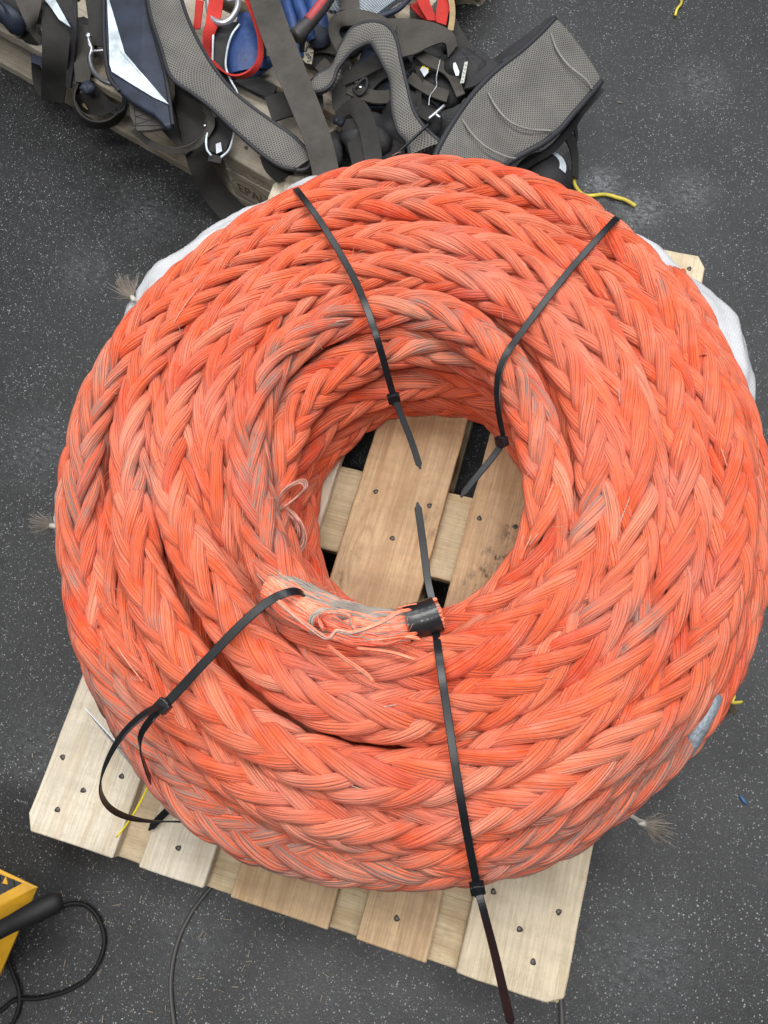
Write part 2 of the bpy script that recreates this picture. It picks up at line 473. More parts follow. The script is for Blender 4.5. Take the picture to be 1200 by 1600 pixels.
M_woodw = wood_material('pallet_wood_warm', (0.56, 0.39, 0.22), (0.36, 0.21, 0.10), 0.15, 0.6, seed=1.7, marks=((790, 870, .045, .9), (760, 905, .04, .8), (805, 825, .025, .9), (690, 840, .03, .6), (515, 905, .03, .7), (740, 930, .03, .7), (675, 800, .03, .4)))
M_woodd = wood_material('pallet_wood_under', (0.56, 0.45, 0.29), (0.40, 0.29, 0.16), 0.25, 0.35, seed=4.0)
M_wooda = wood_material('aged_wood', (0.40, 0.35, 0.275), (0.23, 0.18, 0.12), 0.55, 0.8, seed=2.2)
M_nail = plain('nail_steel', (0.10, 0.09, 0.085), 0.5, metal=0.6, nz=400, nd=0.0006)
M_floor = floor_material()
M_web = web_material('black_webbing', (0.030, 0.029, 0.028))
M_webg = web_material('grey_webbing', (0.060, 0.055, 0.049))
M_webr = web_material('red_webbing', (0.42, 0.028, 0.022), ribs=260, dirt=0.25)
M_webt = web_material('tan_webbing', (0.30, 0.22, 0.12))
M_mesh = mesh_fabric('grey_spacer_mesh', (0.165, 0.158, 0.145))
M_seam = plain('grey_seam', (.20, .20, .185), .7, nz=300, nd=.001, var=.15)
M_meshl = mesh_fabric('pale_spacer_mesh', (0.30, 0.34, 0.38), (0.05, 0.06, 0.07))
M_navy = plain('navy_fabric', (0.016, 0.022, 0.040), 0.62, nz=120, nd=0.0006, var=0.35)
M_blue = plain('blue_fabric', (0.018, 0.05, 0.17), 0.55, nz=30, nd=0.004, var=0.35)
M_black = plain('black_fabric', (0.013, 0.013, 0.015), 0.7, nz=60, nd=0.002, var=0.4)
M_pipe = plain('black_piping', (0.015, 0.016, 0.020), 0.65, nz=200, nd=0.0006)
M_refl = plain('reflective_white', (0.52, 0.59, 0.64), 0.55, nz=160, nd=0.0012, var=0.35)
M_steel = plain('galvanised_steel', (0.42, 0.43, 0.45), 0.34, metal=1.0, nz=40, nd=0.0004, var=0.15)
M_alu = plain('aluminium', (0.48, 0.50, 0.53), 0.38, metal=0.8, nz=60, nd=0.0003)
M_redp = plain('red_grip', (0.34, 0.04, 0.045), 0.5, nz=60, nd=0.001, var=0.3)
M_gripk = plain('worn_black_grip', (0.03, 0.028, 0.028), 0.55, nz=60, nd=0.002, var=0.4)
M_sling = web_material('pale_polyester_cloth', (0.46, 0.47, 0.49), ribs=300, dirt=0.15)
M_card = plain('white_card', (0.48, 0.50, 0.55), 0.5)
M_ink = plain('dark_ink', (0.05, 0.06, 0.09), 0.6)
M_brand = plain('burnt_stamp', (0.11, 0.07, 0.035), 0.9)
M_yellow = plain('yellow_paint', (0.46, 0.24, 0.010), 0.42, nz=60, nd=0.0005, var=0.18)
M_cable = plain('black_rubber_cable', (0.007, 0.007, 0.008), 0.6, spec=0.3)
M_cableg = plain('grey_cable', (0.06, 0.058, 0.055), 0.5)
M_shav = plain('wood_shaving', (0.20, 0.17, 0.12), 0.8, var=0.3)
M_bluescrap = plain('blue_scrap', (0.03, 0.13, 0.32), 0.6)

# ------------------------------------------------------------------ setting
o = mesh_np('floor', np.array([(-7, -6, 0), (8, -6, 0), (8, 9, 0), (-7, 9, 0)], float), [(0, 1, 2, 3)], M_floor, False)
tag(o, kind='structure')


# ------------------------------------------------------------------ pallets
def board(name, mat, cx, cy, cz, wx, ly, hz, parent, rot90=False, cut=None, jig=True):
    """plank centred at its own origin, running along local Y; cut = set of (sx, sy) corners sawn off"""
    cut = cut or {}
    hx, hy, h = wx / 2, ly / 2, hz / 2
    pts = []
    for sx, sy in ((-1, -1), (1, -1), (1, 1), (-1, 1)):
        if (sx, sy) in cut:
            a, b = cut[(sx, sy)]
            p1 = (sx * hx, sy * (hy - b)); p2 = (sx * (hx - a), sy * hy)
            pts += ([p1, p2] if sx * sy > 0 else [p2, p1])
        else:
            pts.append((sx * hx, sy * hy))
    # subdivided slightly uneven edges
    out = []
    for i, p in enumerate(pts):
        q = pts[(i + 1) % len(pts)]; n = max(1, int(math.hypot(q[0] - p[0], q[1] - p[1]) / 0.03))
        for t in range(n):
            f = t / n; j = 0.0007 if jig else 0
            out.append((p[0] + (q[0] - p[0]) * f + rnd.uniform(-j, j), p[1] + (q[1] - p[1]) * f + rnd.uniform(-j, j)))
    n = len(out)
    V = [(x, y, -h) for x, y in out] + [(x, y, h) for x, y in out]
    F = [tuple(range(n))[::-1], tuple(range(n, 2 * n))] + [(i, (i + 1) % n, n + (i + 1) % n, n + i) for i in range(n)]
    o = mesh_np(name, np.array(V), F, mat, False, parent=parent)
    o.matrix_parent_inverse = Matrix()
    o.location = (cx, cy, cz); o.rotation_euler = (0, 0, PI / 2 if rot90 else 0)
    return bevel(o, 0.0016, 1)


def nail_mesh():
    a = np.linspace(0, 2 * PI, 10, endpoint=False); V = [(0, 0, 0.0011)]; F = []
    r = [0.0038 * (1 + 0.12 * math.sin(3 * t + 1)) for t in a]
    V += [(r[i] * math.cos(t), r[i] * math.sin(t) * 1.15, 0.0007) for i, t in enumerate(a)] + [(r[i] * math.cos(t) * 1.1, r[i] * math.sin(t) * 1.25, -0.002) for i, t in enumerate(a)]
    for i in range(10):
        j = (i + 1) % 10; F += [(0, 1 + i, 1 + j), (1 + i, 11 + i, 11 + j, 1 + j)]
    return np.array(V), F


DECK = [(0, .145), (.186, .286), (.327, .472), (.513, .613), (.655, .8)]


def pallet(root, mdeck, mcross, mblock, nails_local, stamp=False):
    boards = []
    for i, (a, b) in enumerate(DECK):
        cut = {}
        if i == 0: cut = {(-1, -1): (.012, .022), (-1, 1): (.012, .022)}
        if i == 4: cut = {(1, -1): (.022, .012), (1, 1): (.016, .022)}
        m = mdeck[i]
        boards.append(board('deck_board', m, (a + b) / 2, .6, .133 + [0, .0005, -.0004, .0003, 0][i], b - a, 1.2, .022, root, cut=cut))
    for v in (.0725, .6, 1.1275):
        board('cross_board', mcross, .4, v, .1108, .145, .796, .022, root, rot90=True)
    for u, wu in ((.05, .1), (.4, .145), (.75, .1)):
        for v in (.0725, .6, 1.1275):
            board('block', mblock, u, v, .0609, wu, .143, .0775, root)
        cut = {(-1, -1): (.015, .03), (-1, 1): (.015, .03), (1, -1): (.015, .03), (1, 1): (.015, .03)}
        board('bottom_board', mblock, u, .6, .0112, wu, 1.2, .022, root, cut=cut)
    nv, nf = nail_mesh(); nm = None
    for (x, y) in nails_local:
        for i, (a, b) in enumerate(DECK):
            if a <= x <= b:
                bo = boards[i]
                if nm is None:
                    n_ = mesh_np('nail', nv, nf, M_nail, parent=bo); nm = n_.data
                else:
                    n_ = bpy.data.objects.new('nail', nm); COL.objects.link(n_); n_.parent = bo
                n_.matrix_parent_inverse = Matrix(); n_.location = (x - bo.location.x, y - .6, .0105 + .0005)
                n_.rotation_euler = (rnd.uniform(-.1, .1), rnd.uniform(-.1, .1), rnd.uniform(0, 6))
    return boards


p1 = thing('euro_pallet', (0, 0, 0), 'pale wooden pallet on the floor carrying the orange rope coil', 'pallet')
NP = [(771, 1393), (873, 1425), (812, 1452), (833, 1503), (90, 1265), (98, 1183), (130, 1235), (190, 1213), (279, 1325), (620, 1435),
      (587, 768), (671, 790), (613, 841), (749, 810), (805, 823), (1077, 420)]
M_woodt = wood_material('pallet_wood_tan', (0.64, 0.54, 0.385), (0.46, 0.36, 0.22), 0.35, 0.45, seed=5.5)
pallet(p1, [M_wood, M_wood, M_woodw, M_woodw, M_woodt], M_woodd, M_woodd, [tuple(at(x, y, .144)[:2]) for x, y in NP])

a2 = math.radians(70.92)
d2 = np.array([.9451, -.3268]); c2 = np.array([-.0985, 1.2169]) + d2 * .115
p2 = thing('euro_pallet', (c2[0], c2[1], 0), 'worn wooden pallet under the heap of fall protection harnesses', 'pallet', rz=a2)
ca, sa = math.cos(-a2), math.sin(-a2)


def loc2(p):
    q = np.array(p[:2]) - c2; return (q[0] * ca - q[1] * sa, q[0] * sa + q[1] * ca)


pallet(p2, [M_wooda] * 5, M_wooda, M_wooda, [loc2(at(x, y, .144)) for x, y in ((385, 231), (425, 205), (330, 225))])
# stamp burnt into the corner block of the second pallet
cu = bpy.data.curves.new('stamp', 'FONT'); cu.body = 'EPAL'; cu.size = 0.034; cu.extrude = 0.0006; cu.align_x = 'CENTER'; cu.align_y = 'CENTER'; cu.offset = 0.0002
so = bpy.data.objects.new('stamp_tmp', cu); COL.objects.link(so)
dg = bpy.context.evaluated_depsgraph_get(); me = bpy.data.meshes.new_from_object(so.evaluated_get(dg)); bpy.data.objects.remove(so)
me.materials.clear(); me.materials.append(M_brand)
st = bpy.data.objects.new('stamped_letters', me); COL.objects.link(st); st.parent = p2
st.location = (-0.0004, 0.088, 0.058); st.rotation_euler = (PI / 2, 0, -PI / 2)
a = np.linspace(0, 2 * PI, 48)
ring = np.stack([np.zeros(48), .088 + .052 * np.cos(a), .058 + .028 * np.sin(a)], 1)
rv, rf = tube_np(ring, 0.0009, 5); ro = mesh_np('stamped_ring', rv, rf, M_brand); ro.parent = p2; ro.matrix_parent_inverse = Matrix()

# a short plank end lying at the pallet corner
q = [at(451, 268, .165), at(545, 285, .165), at(530, 360, .165), at(432, 325, .165)]
pc = (q[0] + q[2]) / 2
V = np.array([v - pc for v in q] + [v - pc - np.array([0, 0, .022]) for v in q])
pk = mesh_np('plank', V, [(0, 3, 2, 1), (4, 5, 6, 7), (0, 1, 5, 4), (1, 2, 6, 5), (2, 3, 7, 6), (3, 0, 4, 7)], M_wooda, False)
pk.location = tuple(pc); bevel(pk, .001, 1); tag(pk, 'grey weathered plank end between harness heap and rope coil', 'plank')

# ------------------------------------------------------------------ rope
PITCH = 0.53
NST = 9
STAINS = [  # x, y, z, radius m, strength
    (655, 490, 0.4, 0.02, 1.15), (700, 497, 0.4, 0.017, 1.03), (770, 520, 0.4, 0.022, 1.15), (740, 434, 0.4, 0.02, 0.69), (525, 495, 0.4, 0.02, 1.03), (480, 525, 0.4, 0.02, 1.03), (442, 560, 0.4, 0.02, 1.15), (428, 600, 0.4, 0.02, 1.15), (402, 700, 0.38, 0.022, 1.26), (405, 750, 0.38, 0.024, 1.26), (418, 800, 0.38, 0.024, 1.26), (430, 850, 0.38, 0.022, 1.03), (600, 545, 0.36, 0.022, 0.92), (660, 540, 0.36, 0.022, 0.92), (715, 555, 0.36, 0.02, 0.8), (820, 575, 0.4, 0.018, 1.03), (832, 610, 0.4, 0.02, 1.15), (845, 645, 0.39, 0.02, 1.03), (852, 690, 0.38, 0.017, 0.92), (800, 640, 0.36, 0.02, 0.92), (832, 730, 0.36, 0.02, 0.8), (175, 590, 0.38, 0.022, 1.03), (150, 640, 0.38, 0.022, 0.92), (135, 690, 0.38, 0.024, 1.03), (122, 760, 0.38, 0.022, 1.15), (115, 800, 0.38, 0.02, 1.15), (116, 860, 0.38, 0.018, 0.69), (225, 755, 0.4, 0.012, 1.03), (212, 730, 0.4, 0.016, 0.92), (100, 970, 0.36, 0.014, 0.92), (925, 785, 0.4, 0.018, 1.15), (905, 830, 0.4, 0.013, 1.03), (1010, 965, 0.4, 0.02, 1.15), (970, 1018, 0.4, 0.012, 1.03), (912, 960, 0.4, 0.016, 0.92), (1108, 990, 0.4, 0.012, 0.69), (165, 1090, 0.3, 0.0405, 1.3), (190, 1130, 0.28, 0.0405, 1.3), (240, 1210, 0.28, 0.0405, 1.16), (290, 1270, 0.28, 0.0473, 1.3), (350, 1310, 0.28, 0.0473, 1.3), (420, 1350, 0.26, 0.0473, 1.3), (500, 1375, 0.25, 0.0405, 1.16), (590, 1385, 0.25, 0.0405, 0.87), (980, 1240, 0.28, 0.0473, 1.16), (1040, 1190, 0.27, 0.0473, 1.16), (860, 1325, 0.27, 0.0405, 1.16), (790, 1350, 0.27, 0.0338, 0.87), (640, 1275, 0.37, 0.012, 0.69), (430, 935, 0.4, 0.03, 1.15), (520, 955, 0.4, 0.03, 1.15), (470, 940, 0.4, 0.03, 1.03), (600, 985, 0.4, 0.02, 0.57), (1035, 440, 0.4, 0.016, 0.8), (330, 400, 0.39, 0.01, 0.69), (305, 432, 0.4, 0.01, 0.69), (245, 970, 0.4, 0.014, 0.69), (200, 1165, 0.3, 0.03, 1.2), (110, 905, 0.37, 0.02, 0.8), (130, 720, 0.39, 0.02, 1.0), (880, 1300, 0.28, 0.03, 1.0), (930, 1275, 0.29, 0.03, 1.0), (1010, 1215, 0.29, 0.03, 1.1), (560, 1380, 0.27, 0.035, 1.2), (690, 1395, 0.25, 0.03, 0.9), (255, 1225, 0.31, 0.03, 1.2), (320, 1270, 0.31, 0.03, 1.1)]
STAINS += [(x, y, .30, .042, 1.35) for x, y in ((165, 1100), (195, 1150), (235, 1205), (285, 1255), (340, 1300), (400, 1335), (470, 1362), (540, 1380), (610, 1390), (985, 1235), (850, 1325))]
SP = np.array([list(at(x, y, z)) + [r, s] for x, y, z, r, s in STAINS])
PALE = [(870, 510), (900, 560), (850, 470), (760, 440), (700, 385), (215, 690), (230, 760), (700, 1270), (560, 1240), (450, 1250), (480, 1060), (950, 960), (1100, 900), (600, 1050), (1050, 760), (640, 260), (560, 1090), (330, 640), (940, 700)]
PL = np.array([at(x, y, .39) for x, y in PALE])


def braid(name, C, wscale=None, twist0=0.0, dirty=0.0, parent=None, width=.0330, height=.0315, seedph=0.0, ncross=14, loop=False):
    """12-strand plait grown along the centre line C (k,3)"""
    k = len(C)
    s = np.r_[0, np.cumsum(np.linalg.norm(np.diff(C, axis=0), axis=1))]
    T = nrm(np.gradient(C, axis=0)); Z = np.array([0, 0, 1.0])
    if loop: T[0] = T[-1] = nrm(C[1] - C[-2])
    N = nrm(np.cross(T, Z)); B = nrm(np.cross(N, T))
    if wscale is None: wscale = np.ones(k)
    W = width * wscale; H = height * (0.5 + 0.5 * wscale)
    fq = 2 * PI / s[-1] if loop else 1.0
    q_ = (lambda f: fq * max(1, round(f / fq))) if loop else (lambda f: f)
    # slow wandering of the plait's twist, and of its size
    tw = twist0 * .25 + 0.28 * np.sin(s * q_(2.1) + seedph) + 0.16 * np.sin(s * q_(5.3) + seedph * 2.3)
    pit = s[-1] / round(s[-1] / PITCH * NST) * NST if loop else PITCH
    phase = 2 * PI * (s + .012 * np.sin(s * q_(9) + seedph) + .02 * np.sin(s * q_(3.7) + seedph * 1.7)) / pit
    win = np.clip(np.minimum(s, s[-1] - s) / .08, 0, 1) if loop else 1.0
    Vs = []; Fs = []; UV = []; TONE = []; off = 0
    cs = np.linspace(0, 2 * PI, ncross, endpoint=False)
    xs = np.sign(np.cos(cs)) * np.abs(np.cos(cs)) ** 0.9; ys = np.sin(cs)
    for d in (1, -1):
        for i in range(NST):
            r1, r2, r3, r4 = rng.random(4)
            th = d * phase + i * 2 * PI / NST + 0.09 * win * np.sin(s * q_(7 * (0.7 + r1)) + r2 * 6) + 0.05 * win * np.sin(s * q_(19 * (0.7 + r3)) + r4 * 6)
            col = np.cos(3 * th) * d
            lift = np.tanh(1.9 * col) / math.tanh(1.9)
            over = 0.5 + 0.5 * lift
            r0 = 0.715 + 0.05 * (r2 - .5) * (win if loop else 1) + 0.150 * lift + 0.028 * win * np.sin(s * q_(23 * (.6 + r3)) + r4 * 6)      # of the rope's half width
            ang = th + tw
            rad = N * (np.cos(ang) * W)[:, None] + B * (np.sin(ang) * H)[:, None]
            c = C + rad * r0[:, None]
            if not loop: c = smooth(c, 1)
            t = nrm(np.gradient(c, axis=0)); 
            if loop: t[0] = nrm(c[1] - c[0] + (c[1] - c[0])); t[-1] = nrm(c[-1] - c[-2])
            n = nrm(rad - (rad * t).sum(1)[:, None] * t); b = np.cross(t, n)
            ws = (W / .031)
            hw = (0.0055 + 0.0052 * over) * (1 + .17 * win * np.sin(s * q_(31 * (.6 + r4)) + r1 * 6)) * ws
            ht = (0.0038 + 0.0044 * over) * (0.4 + .6 * ws)
            X = hw[:, None] * xs[None]; Y = ht[:, None] * ys[None] - X ** 2 * 0.80 / (2 * .026)
            # shallow lobes where bundles of yarn lie side by side
            Y = Y + (ys > 0.05)[None] * 0.0005 * np.sin(cs * 7 + 6 * r2 + (s * 22)[:, None] * (r3 - .5) * 2)
            V = c[:, None] + b[:, None] * X[..., None] + n[:, None] * Y[..., None]
            V = V.reshape(-1, 3)
            ii = np.arange(k - 1)[:, None] * ncross; j = np.arange(ncross)[None]; j2 = (j + 1) % ncross
            F = np.stack([ii + j, ii + ncross + j, ii + ncross + j2, ii + j2], -1).reshape(-1, 4) + off
            u = (cs / PI); u = np.where(u > 1, 2 - u, u)
            uv = np.stack([np.tile(u + r1 * 40, k), np.repeat(s + r2 * 30, ncross)], 1)
            tone = np.clip(0.5 + 0.26 * (r3 - .5) * 2 + .26 * np.sin(s * 17 + r4 * 7), 0, 1)
            TONE.append(np.repeat(tone, ncross)); Vs.append(V); Fs.append(F); UV.append(uv); off += len(V)
    V = np.vstack(Vs); F = np.vstack(Fs); UV = np.vstack(UV); tone = np.hstack(TONE)
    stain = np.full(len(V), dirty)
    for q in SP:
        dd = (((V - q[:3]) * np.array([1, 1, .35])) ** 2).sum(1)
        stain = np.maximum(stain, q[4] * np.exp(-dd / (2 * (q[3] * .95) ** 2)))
    pale = np.zeros(len(V))
    for q in PL:
        dd = ((V - q) ** 2).sum(1); pale = np.maximum(pale, np.exp(-dd / (2 * .03 ** 2)))
    A = np.stack([tone, stain, pale, np.ones(len(V))], 1)
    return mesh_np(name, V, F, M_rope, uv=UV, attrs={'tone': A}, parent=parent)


def width_at(P):
    """ropes are squeezed narrower at the left and far side of the coil"""
    ph = np.arctan2(P[:, 1] - .60, P[:, 0] - .43)
    return 1.0 + 0.07 * np.cos(ph) - 0.07 * np.sin(ph)


coil = thing('rope_coil', (.43, .60, .144), 'large coil of faded orange twelve strand braided rope lying on the pallet', 'rope coil')


def turn(pts, closed=False, tw=0.0, sd=0.0, w=.0298, wpts=None, name='rope_turn', dz=0.0, h=.0325, step=.0052):
    P = ats([(x, y, z + dz) for x, y, z in pts])
    C, s = catmull(P, step=step, closed=closed)
    C = smooth(C, 30) if not closed else C
    f0 = 2 * PI / s[-1] if closed else 1.0; f6, f13 = (f0 * round(6 / f0), f0 * round(13 / f0)) if closed else (6, 13)
    nz = .004 * np.sin(s * f6 + sd) + .003 * np.sin(s * f13 + 2 * sd)
    C = C + np.stack([0 * nz, 0 * nz, nz], 1)
    ws = width_at(C)
    if wpts is not None: ws = ws * np.interp(s / s[-1], *zip(*wpts))
    return braid(name, C, ws, tw, parent=coil, width=w, height=h, seedph=sd, loop=closed)


A1 = [(1040, 440, .22), (1085, 520, .235), (1140, 640, .265), (1168, 750, .28), (1165, 860, .28), (1145, 980, .28), (1085, 1110, .28), (985, 1215, .28), (850, 1305, .28), (700, 1342, .28), (560, 1340, .285),
      (450, 1312, .29), (331, 1240, .30), (225, 1130, .31), (155, 1010, .33), (126, 880, .345), (124, 780, .35), (138, 690, .355), (172, 600, .36), (227, 510, .36), (302, 434, .36), (400, 365, .36), (500, 314, .355),
      (600, 281, .35), (700, 273, .35), (800, 293, .35), (900, 338, .35), (985, 407, .355), (1047, 488, .36), (1090, 575, .36)]
A2 = [(985, 407, .355), (1047, 488, .36), (1090, 575, .36), (1125, 680, .36), (1142, 780, .36), (1134, 890, .36), (1095, 1000, .355), (1032, 1095, .35), (950, 1175, .35), (850, 1233, .345), (740, 1270, .345), (600, 1287, .34),
      (463, 1257, .345), (331, 1171, .345), (240, 1065, .345), (190, 960, .34), (172, 860, .325), (170, 780, .30), (178, 690, .27), (200, 600, .25)]
B1 = [(212, 780, .37), (208, 690, .37), (228, 597, .37), (270, 515, .37), (340, 440, .37), (430, 380, .37), (520, 345, .365), (610, 328, .365), (700, 333, .365), (790, 355, .37), (870, 397, .37), (943, 452, .37),
      (1000, 520, .37), (1040, 600, .37), (1064, 690, .37), (1070, 780, .37), (1055, 880, .37), (1012, 985, .37), (935, 1084, .37), (832, 1160, .37), (720, 1203, .37), (600, 1218, .368), (463, 1182, .37), (350, 1107, .37), (280, 1020, .37), (235, 930, .37), (216, 855, .37)]
C1 = [(600, 378, .375), (700, 381, .375), (790, 408, .375), (860, 457, .375), (920, 517, .378), (965, 592, .38), (992, 680, .38), (1000, 770, .38), (978, 880, .38), (930, 972, .38), (855, 1045, .38), (745, 1100, .38), (620, 1120, .38),
      (500, 1093, .38), (410, 1025, .38), (345, 940, .38), (300, 855, .38), (278, 780, .38), (272, 690, .38), (290, 600, .38), (333, 525, .38), (405, 455, .378), (500, 400, .375)]
D1 = [(425, 960, .29), (370, 860, .325), (342, 770, .36), (330, 690, .372), (345, 600, .375), (388, 530, .378), (450, 472, .378), (530, 435, .378), (610, 424, .378), (700, 431, .378), (785, 463, .38), (850, 522, .38), (900, 592, .38), (931, 680, .38),
      (940, 768, .38), (920, 860, .38), (870, 940, .38), (795, 1000, .38), (710, 1035, .38), (610, 1042, .376), (510, 1018, .37), (440, 955, .345), (405, 880, .31), (385, 800, .27)]
E1 = [(688, 957, .385), (655, 968, .385), (600, 978, .382), (530, 970, .38), (455, 925, .38), (412, 850, .378), (393, 770, .376), (388, 690, .376), (407, 610, .376), (447, 550, .376), (515, 505, .376), (600, 485, .375), (690, 495, .376), (757, 538, .378), (808, 600, .38),
      (842, 680, .38), (860, 768, .38), (850, 850, .37), (805, 925, .34), (745, 975, .31), (670, 1005, .29)]
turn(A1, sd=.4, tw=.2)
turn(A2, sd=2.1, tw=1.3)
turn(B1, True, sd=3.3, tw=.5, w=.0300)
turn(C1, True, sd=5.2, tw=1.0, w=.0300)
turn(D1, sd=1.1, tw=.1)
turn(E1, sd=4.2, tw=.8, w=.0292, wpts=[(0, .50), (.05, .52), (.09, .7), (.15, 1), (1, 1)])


def ring(cx, cy, rx, ry, z, sd, amp=.004, a0=0, a1=360, w=.032, dirty=0.0, step=.006, h=.033):
    t = np.radians(np.linspace(a0, a1, int(abs(a1 - a0) * 1.2)))
    f = 1 + amp / rx * np.sin(3 * t + sd) + amp / rx * np.sin(7 * t + 2 * sd)
    C0 = np.stack([cx + rx * f * np.cos(t), cy + ry * f * np.sin(t), z + .004 * np.sin(4 * t + sd)], 1)
    L = np.r_[0, np.cumsum(np.linalg.norm(np.diff(C0, axis=0), axis=1))]; n = int(L[-1] / step); q = np.linspace(0, L[-1], n)
    C = np.array([np.interp(q, L, C0[:, i]) for i in range(3)]).T
    return braid('rope_turn', C, None, sd, dirty=dirty, parent=coil, width=w, height=h, seedph=sd, ncross=12, loop=True)


# outer wall of the coil, lower layers
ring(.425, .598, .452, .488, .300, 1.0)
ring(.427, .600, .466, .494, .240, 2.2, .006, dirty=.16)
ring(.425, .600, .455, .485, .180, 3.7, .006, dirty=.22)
# inner wall of the coil
ring(.449, .596, .216, .224, .330, 0.6, .003)
ring(.449, .596, .208, .212, .258, 4.4, .004)
ring(.449, .606, .203, .213, .196, 5.6, .004)
ring(.449, .610, .205, .211, .170, 2.6, .003)
# second layer seen down the valleys
ring(.432, .60, .400, .425, .322, 2.9, .004, w=.029)
ring(.430, .60, .448, .462, .318, 4.9, .004, w=.028)
ring(.435, .60, .335, .350, .316, 1.9, .002)
ring(.438, .60, .268, .283, .325, 0.2, .003, w=.029)

# silver tape patch on a turn end, lower right side
P, _ = catmull(ats([(1117, 1078, .300), (1113, 1092, .302), (1100, 1118, .302), (1084, 1148, .298), (1070, 1172, .285)]), step=.002)
rr = .0115 * (1 + .03 * np.sin(np.arange(len(P)) * .55) + .02 * np.sin(np.arange(len(P)) * 1.7)) * np.clip(np.minimum(np.linspace(.35, 6, len(P)), 1), 0, 1) * (1 + .015 * np.sin(np.arange(len(P)) * 1.9))
v, f = tube_np(P + np.array([.0, .0, .002]), rr, 20); mesh_np('silver_tape_patch', v, f, M_duct, parent=coil)

# taped rope end
P, _ = catmull(ats([(636, 974, .392), (650, 970, .392), (668, 965, .392), (684, 959, .392)]), step=.003)
T = nrm(P[-1] - P[0]); n_ = len(P)
v, f = tube_np(P, np.interp(np.linspace(0, 1, n_), [0, .5, 1], [.0228, .0222, .0225]), 28, cap=False)
mesh_np('tape_wrap', v, f, M_tape, parent=coil)
# cut face of the yarns
polys = []
Nn = nrm(np.cross(T, [0, 0, 1.])); Bn = np.cross(Nn, T)
for i in range(170):
    r_ = .0190 * math.sqrt(rnd.random()); t_ = rnd.random() * 2 * PI; e = rnd.uniform(.000, .0035)
    b0 = P[-1] + Nn * r_ * math.cos(t_) + Bn * r_ * math.sin(t_)
    polys.append([b0 - T * .015, b0 - T * .005, b0 + T * e, b0 + T * (e + .001) + np.array([rnd.uniform(-1, 1) * .001] * 3)])
tubes('cut_yarn_face', polys, .0013, M_yarn, coil, 5)

# yarns opened up behind the tape, running along the rope end
base = ats([(420, 905, .405), (455, 930, .412), (500, 955, .415), (550, 972, .415), (600, 978, .412), (640, 973, .405)])
polys = []; greys = []
for i in range(620):
    a_ = rnd.uniform(-.3, PI + .3); rr_ = rnd.uniform(.0165, .0215); tw = rnd.uniform(-1.0, 1.0); q = []
    for j, c in enumerate(base):
        f_ = j / 5; aa = a_ + tw * f_; wob = .0025 * math.sin(j * 2.3 + i) + rnd.uniform(-.0015, .0015)
        R_ = rr_ * (1 + (.18 * math.sin(PI * f_))) * (1 - .10 * f_)
        t_ = nrm(base[min(j + 1, 5)] - base[max(j - 1, 0)]); n1 = nrm(np.cross(t_, [0, 0, 1.])); b1 = np.cross(n1, t_)
        q.append(c + n1 * (R_ * math.cos(aa) + wob) + b1 * (R_ * math.sin(aa) - .018))
    (greys if math.cos(a_ + tw * .3) < -.35 and rnd.random() < .75 else polys).append(q)
tubes('loose_yarns', polys, .0011, M_yarn, coil, 5, .006)
tubes('greasy_yarns', greys, .0013, M_fray, coil, 5, .006)
# thick loose ends and knot on the rope end
th = [[(420, 925, .43), (450, 952, .445), (485, 980, .45), (512, 997, .448), (525, 985, .45), (550, 988, .45), (590, 975, .452), (620, 958, .448), (640, 953, .435)],
      [(505, 985, .43), (500, 965, .435), (515, 957, .455), (545, 962, .45), (552, 980, .445), (575, 998, .44), (615, 995, .438), (650, 990, .42)],
      [(512, 1010, .425), (545, 1035, .425), (570, 1052, .425), (583, 1066, .426)],
      [(560, 1012, .42), (610, 1018, .423), (650, 1030, .424)], [(600, 1000, .43), (630, 994, .43), (655, 998, .425)],
      ]
polys = []
for q in th:
    b_ = ats(q)
    for j in range(12 if len(q) > 4 else 9):
        o_ = np.array([rnd.uniform(-1, 1), rnd.uniform(-1, 1), rnd.uniform(-1, 1)]) * .0020
        polys.append(b_ + o_ + np.array([[0, 0, .001 * math.sin(x + j)] for x in range(len(b_))]))
tubes('yarn_loops', polys, .0009, M_yarn, coil, 5)
lp = []
for j in range(16):
    s_ = rnd.uniform(.85, 1.15); q = [(508, 992, .425), (488, 985, .43), (486, 968, .435), (500, 955, .44), (520, 955, .44), (540, 968, .435)]
    lp.append(ats([(510 + (x - 510) * s_, 975 + (y - 975) * s_, z + rnd.uniform(-.004, .004)) for x, y, z in q]))
tubes('greasy_yarn_loop', lp, .0009, M_fray, coil, 5)
lp = []
for j in range(16):
    s_ = rnd.uniform(.85, 1.15)
    q = [(430, 790, .35), (445, 765, .36), (470, 752, .37), (478, 762, .37), (462, 778, .365), (440, 795, .355)]
    lp.append(ats([(455 + (x - 455) * s_, 775 + (y - 775) * s_, z + rnd.uniform(-.004, .004)) for x, y, z in q]))
tubes('frayed_loop', lp, .0008, M_frayo, coil, 5)
lp = []
for j in range(26):
    s_ = rnd.uniform(.6, 1.1); q = [(428, 797, .35), (450, 795, .345), (468, 815, .335), (475, 840, .32), (465, 862, .315), (450, 862, .32), (440, 845, .33)]
    lp.append(ats([(432 + (x - 432) * s_, 797 + (y - 797) * s_, z + rnd.uniform(-.01, .006)) for x, y, z in q]))
tubes('frayed_bundle', lp, .0011, M_frayo, coil, 5)
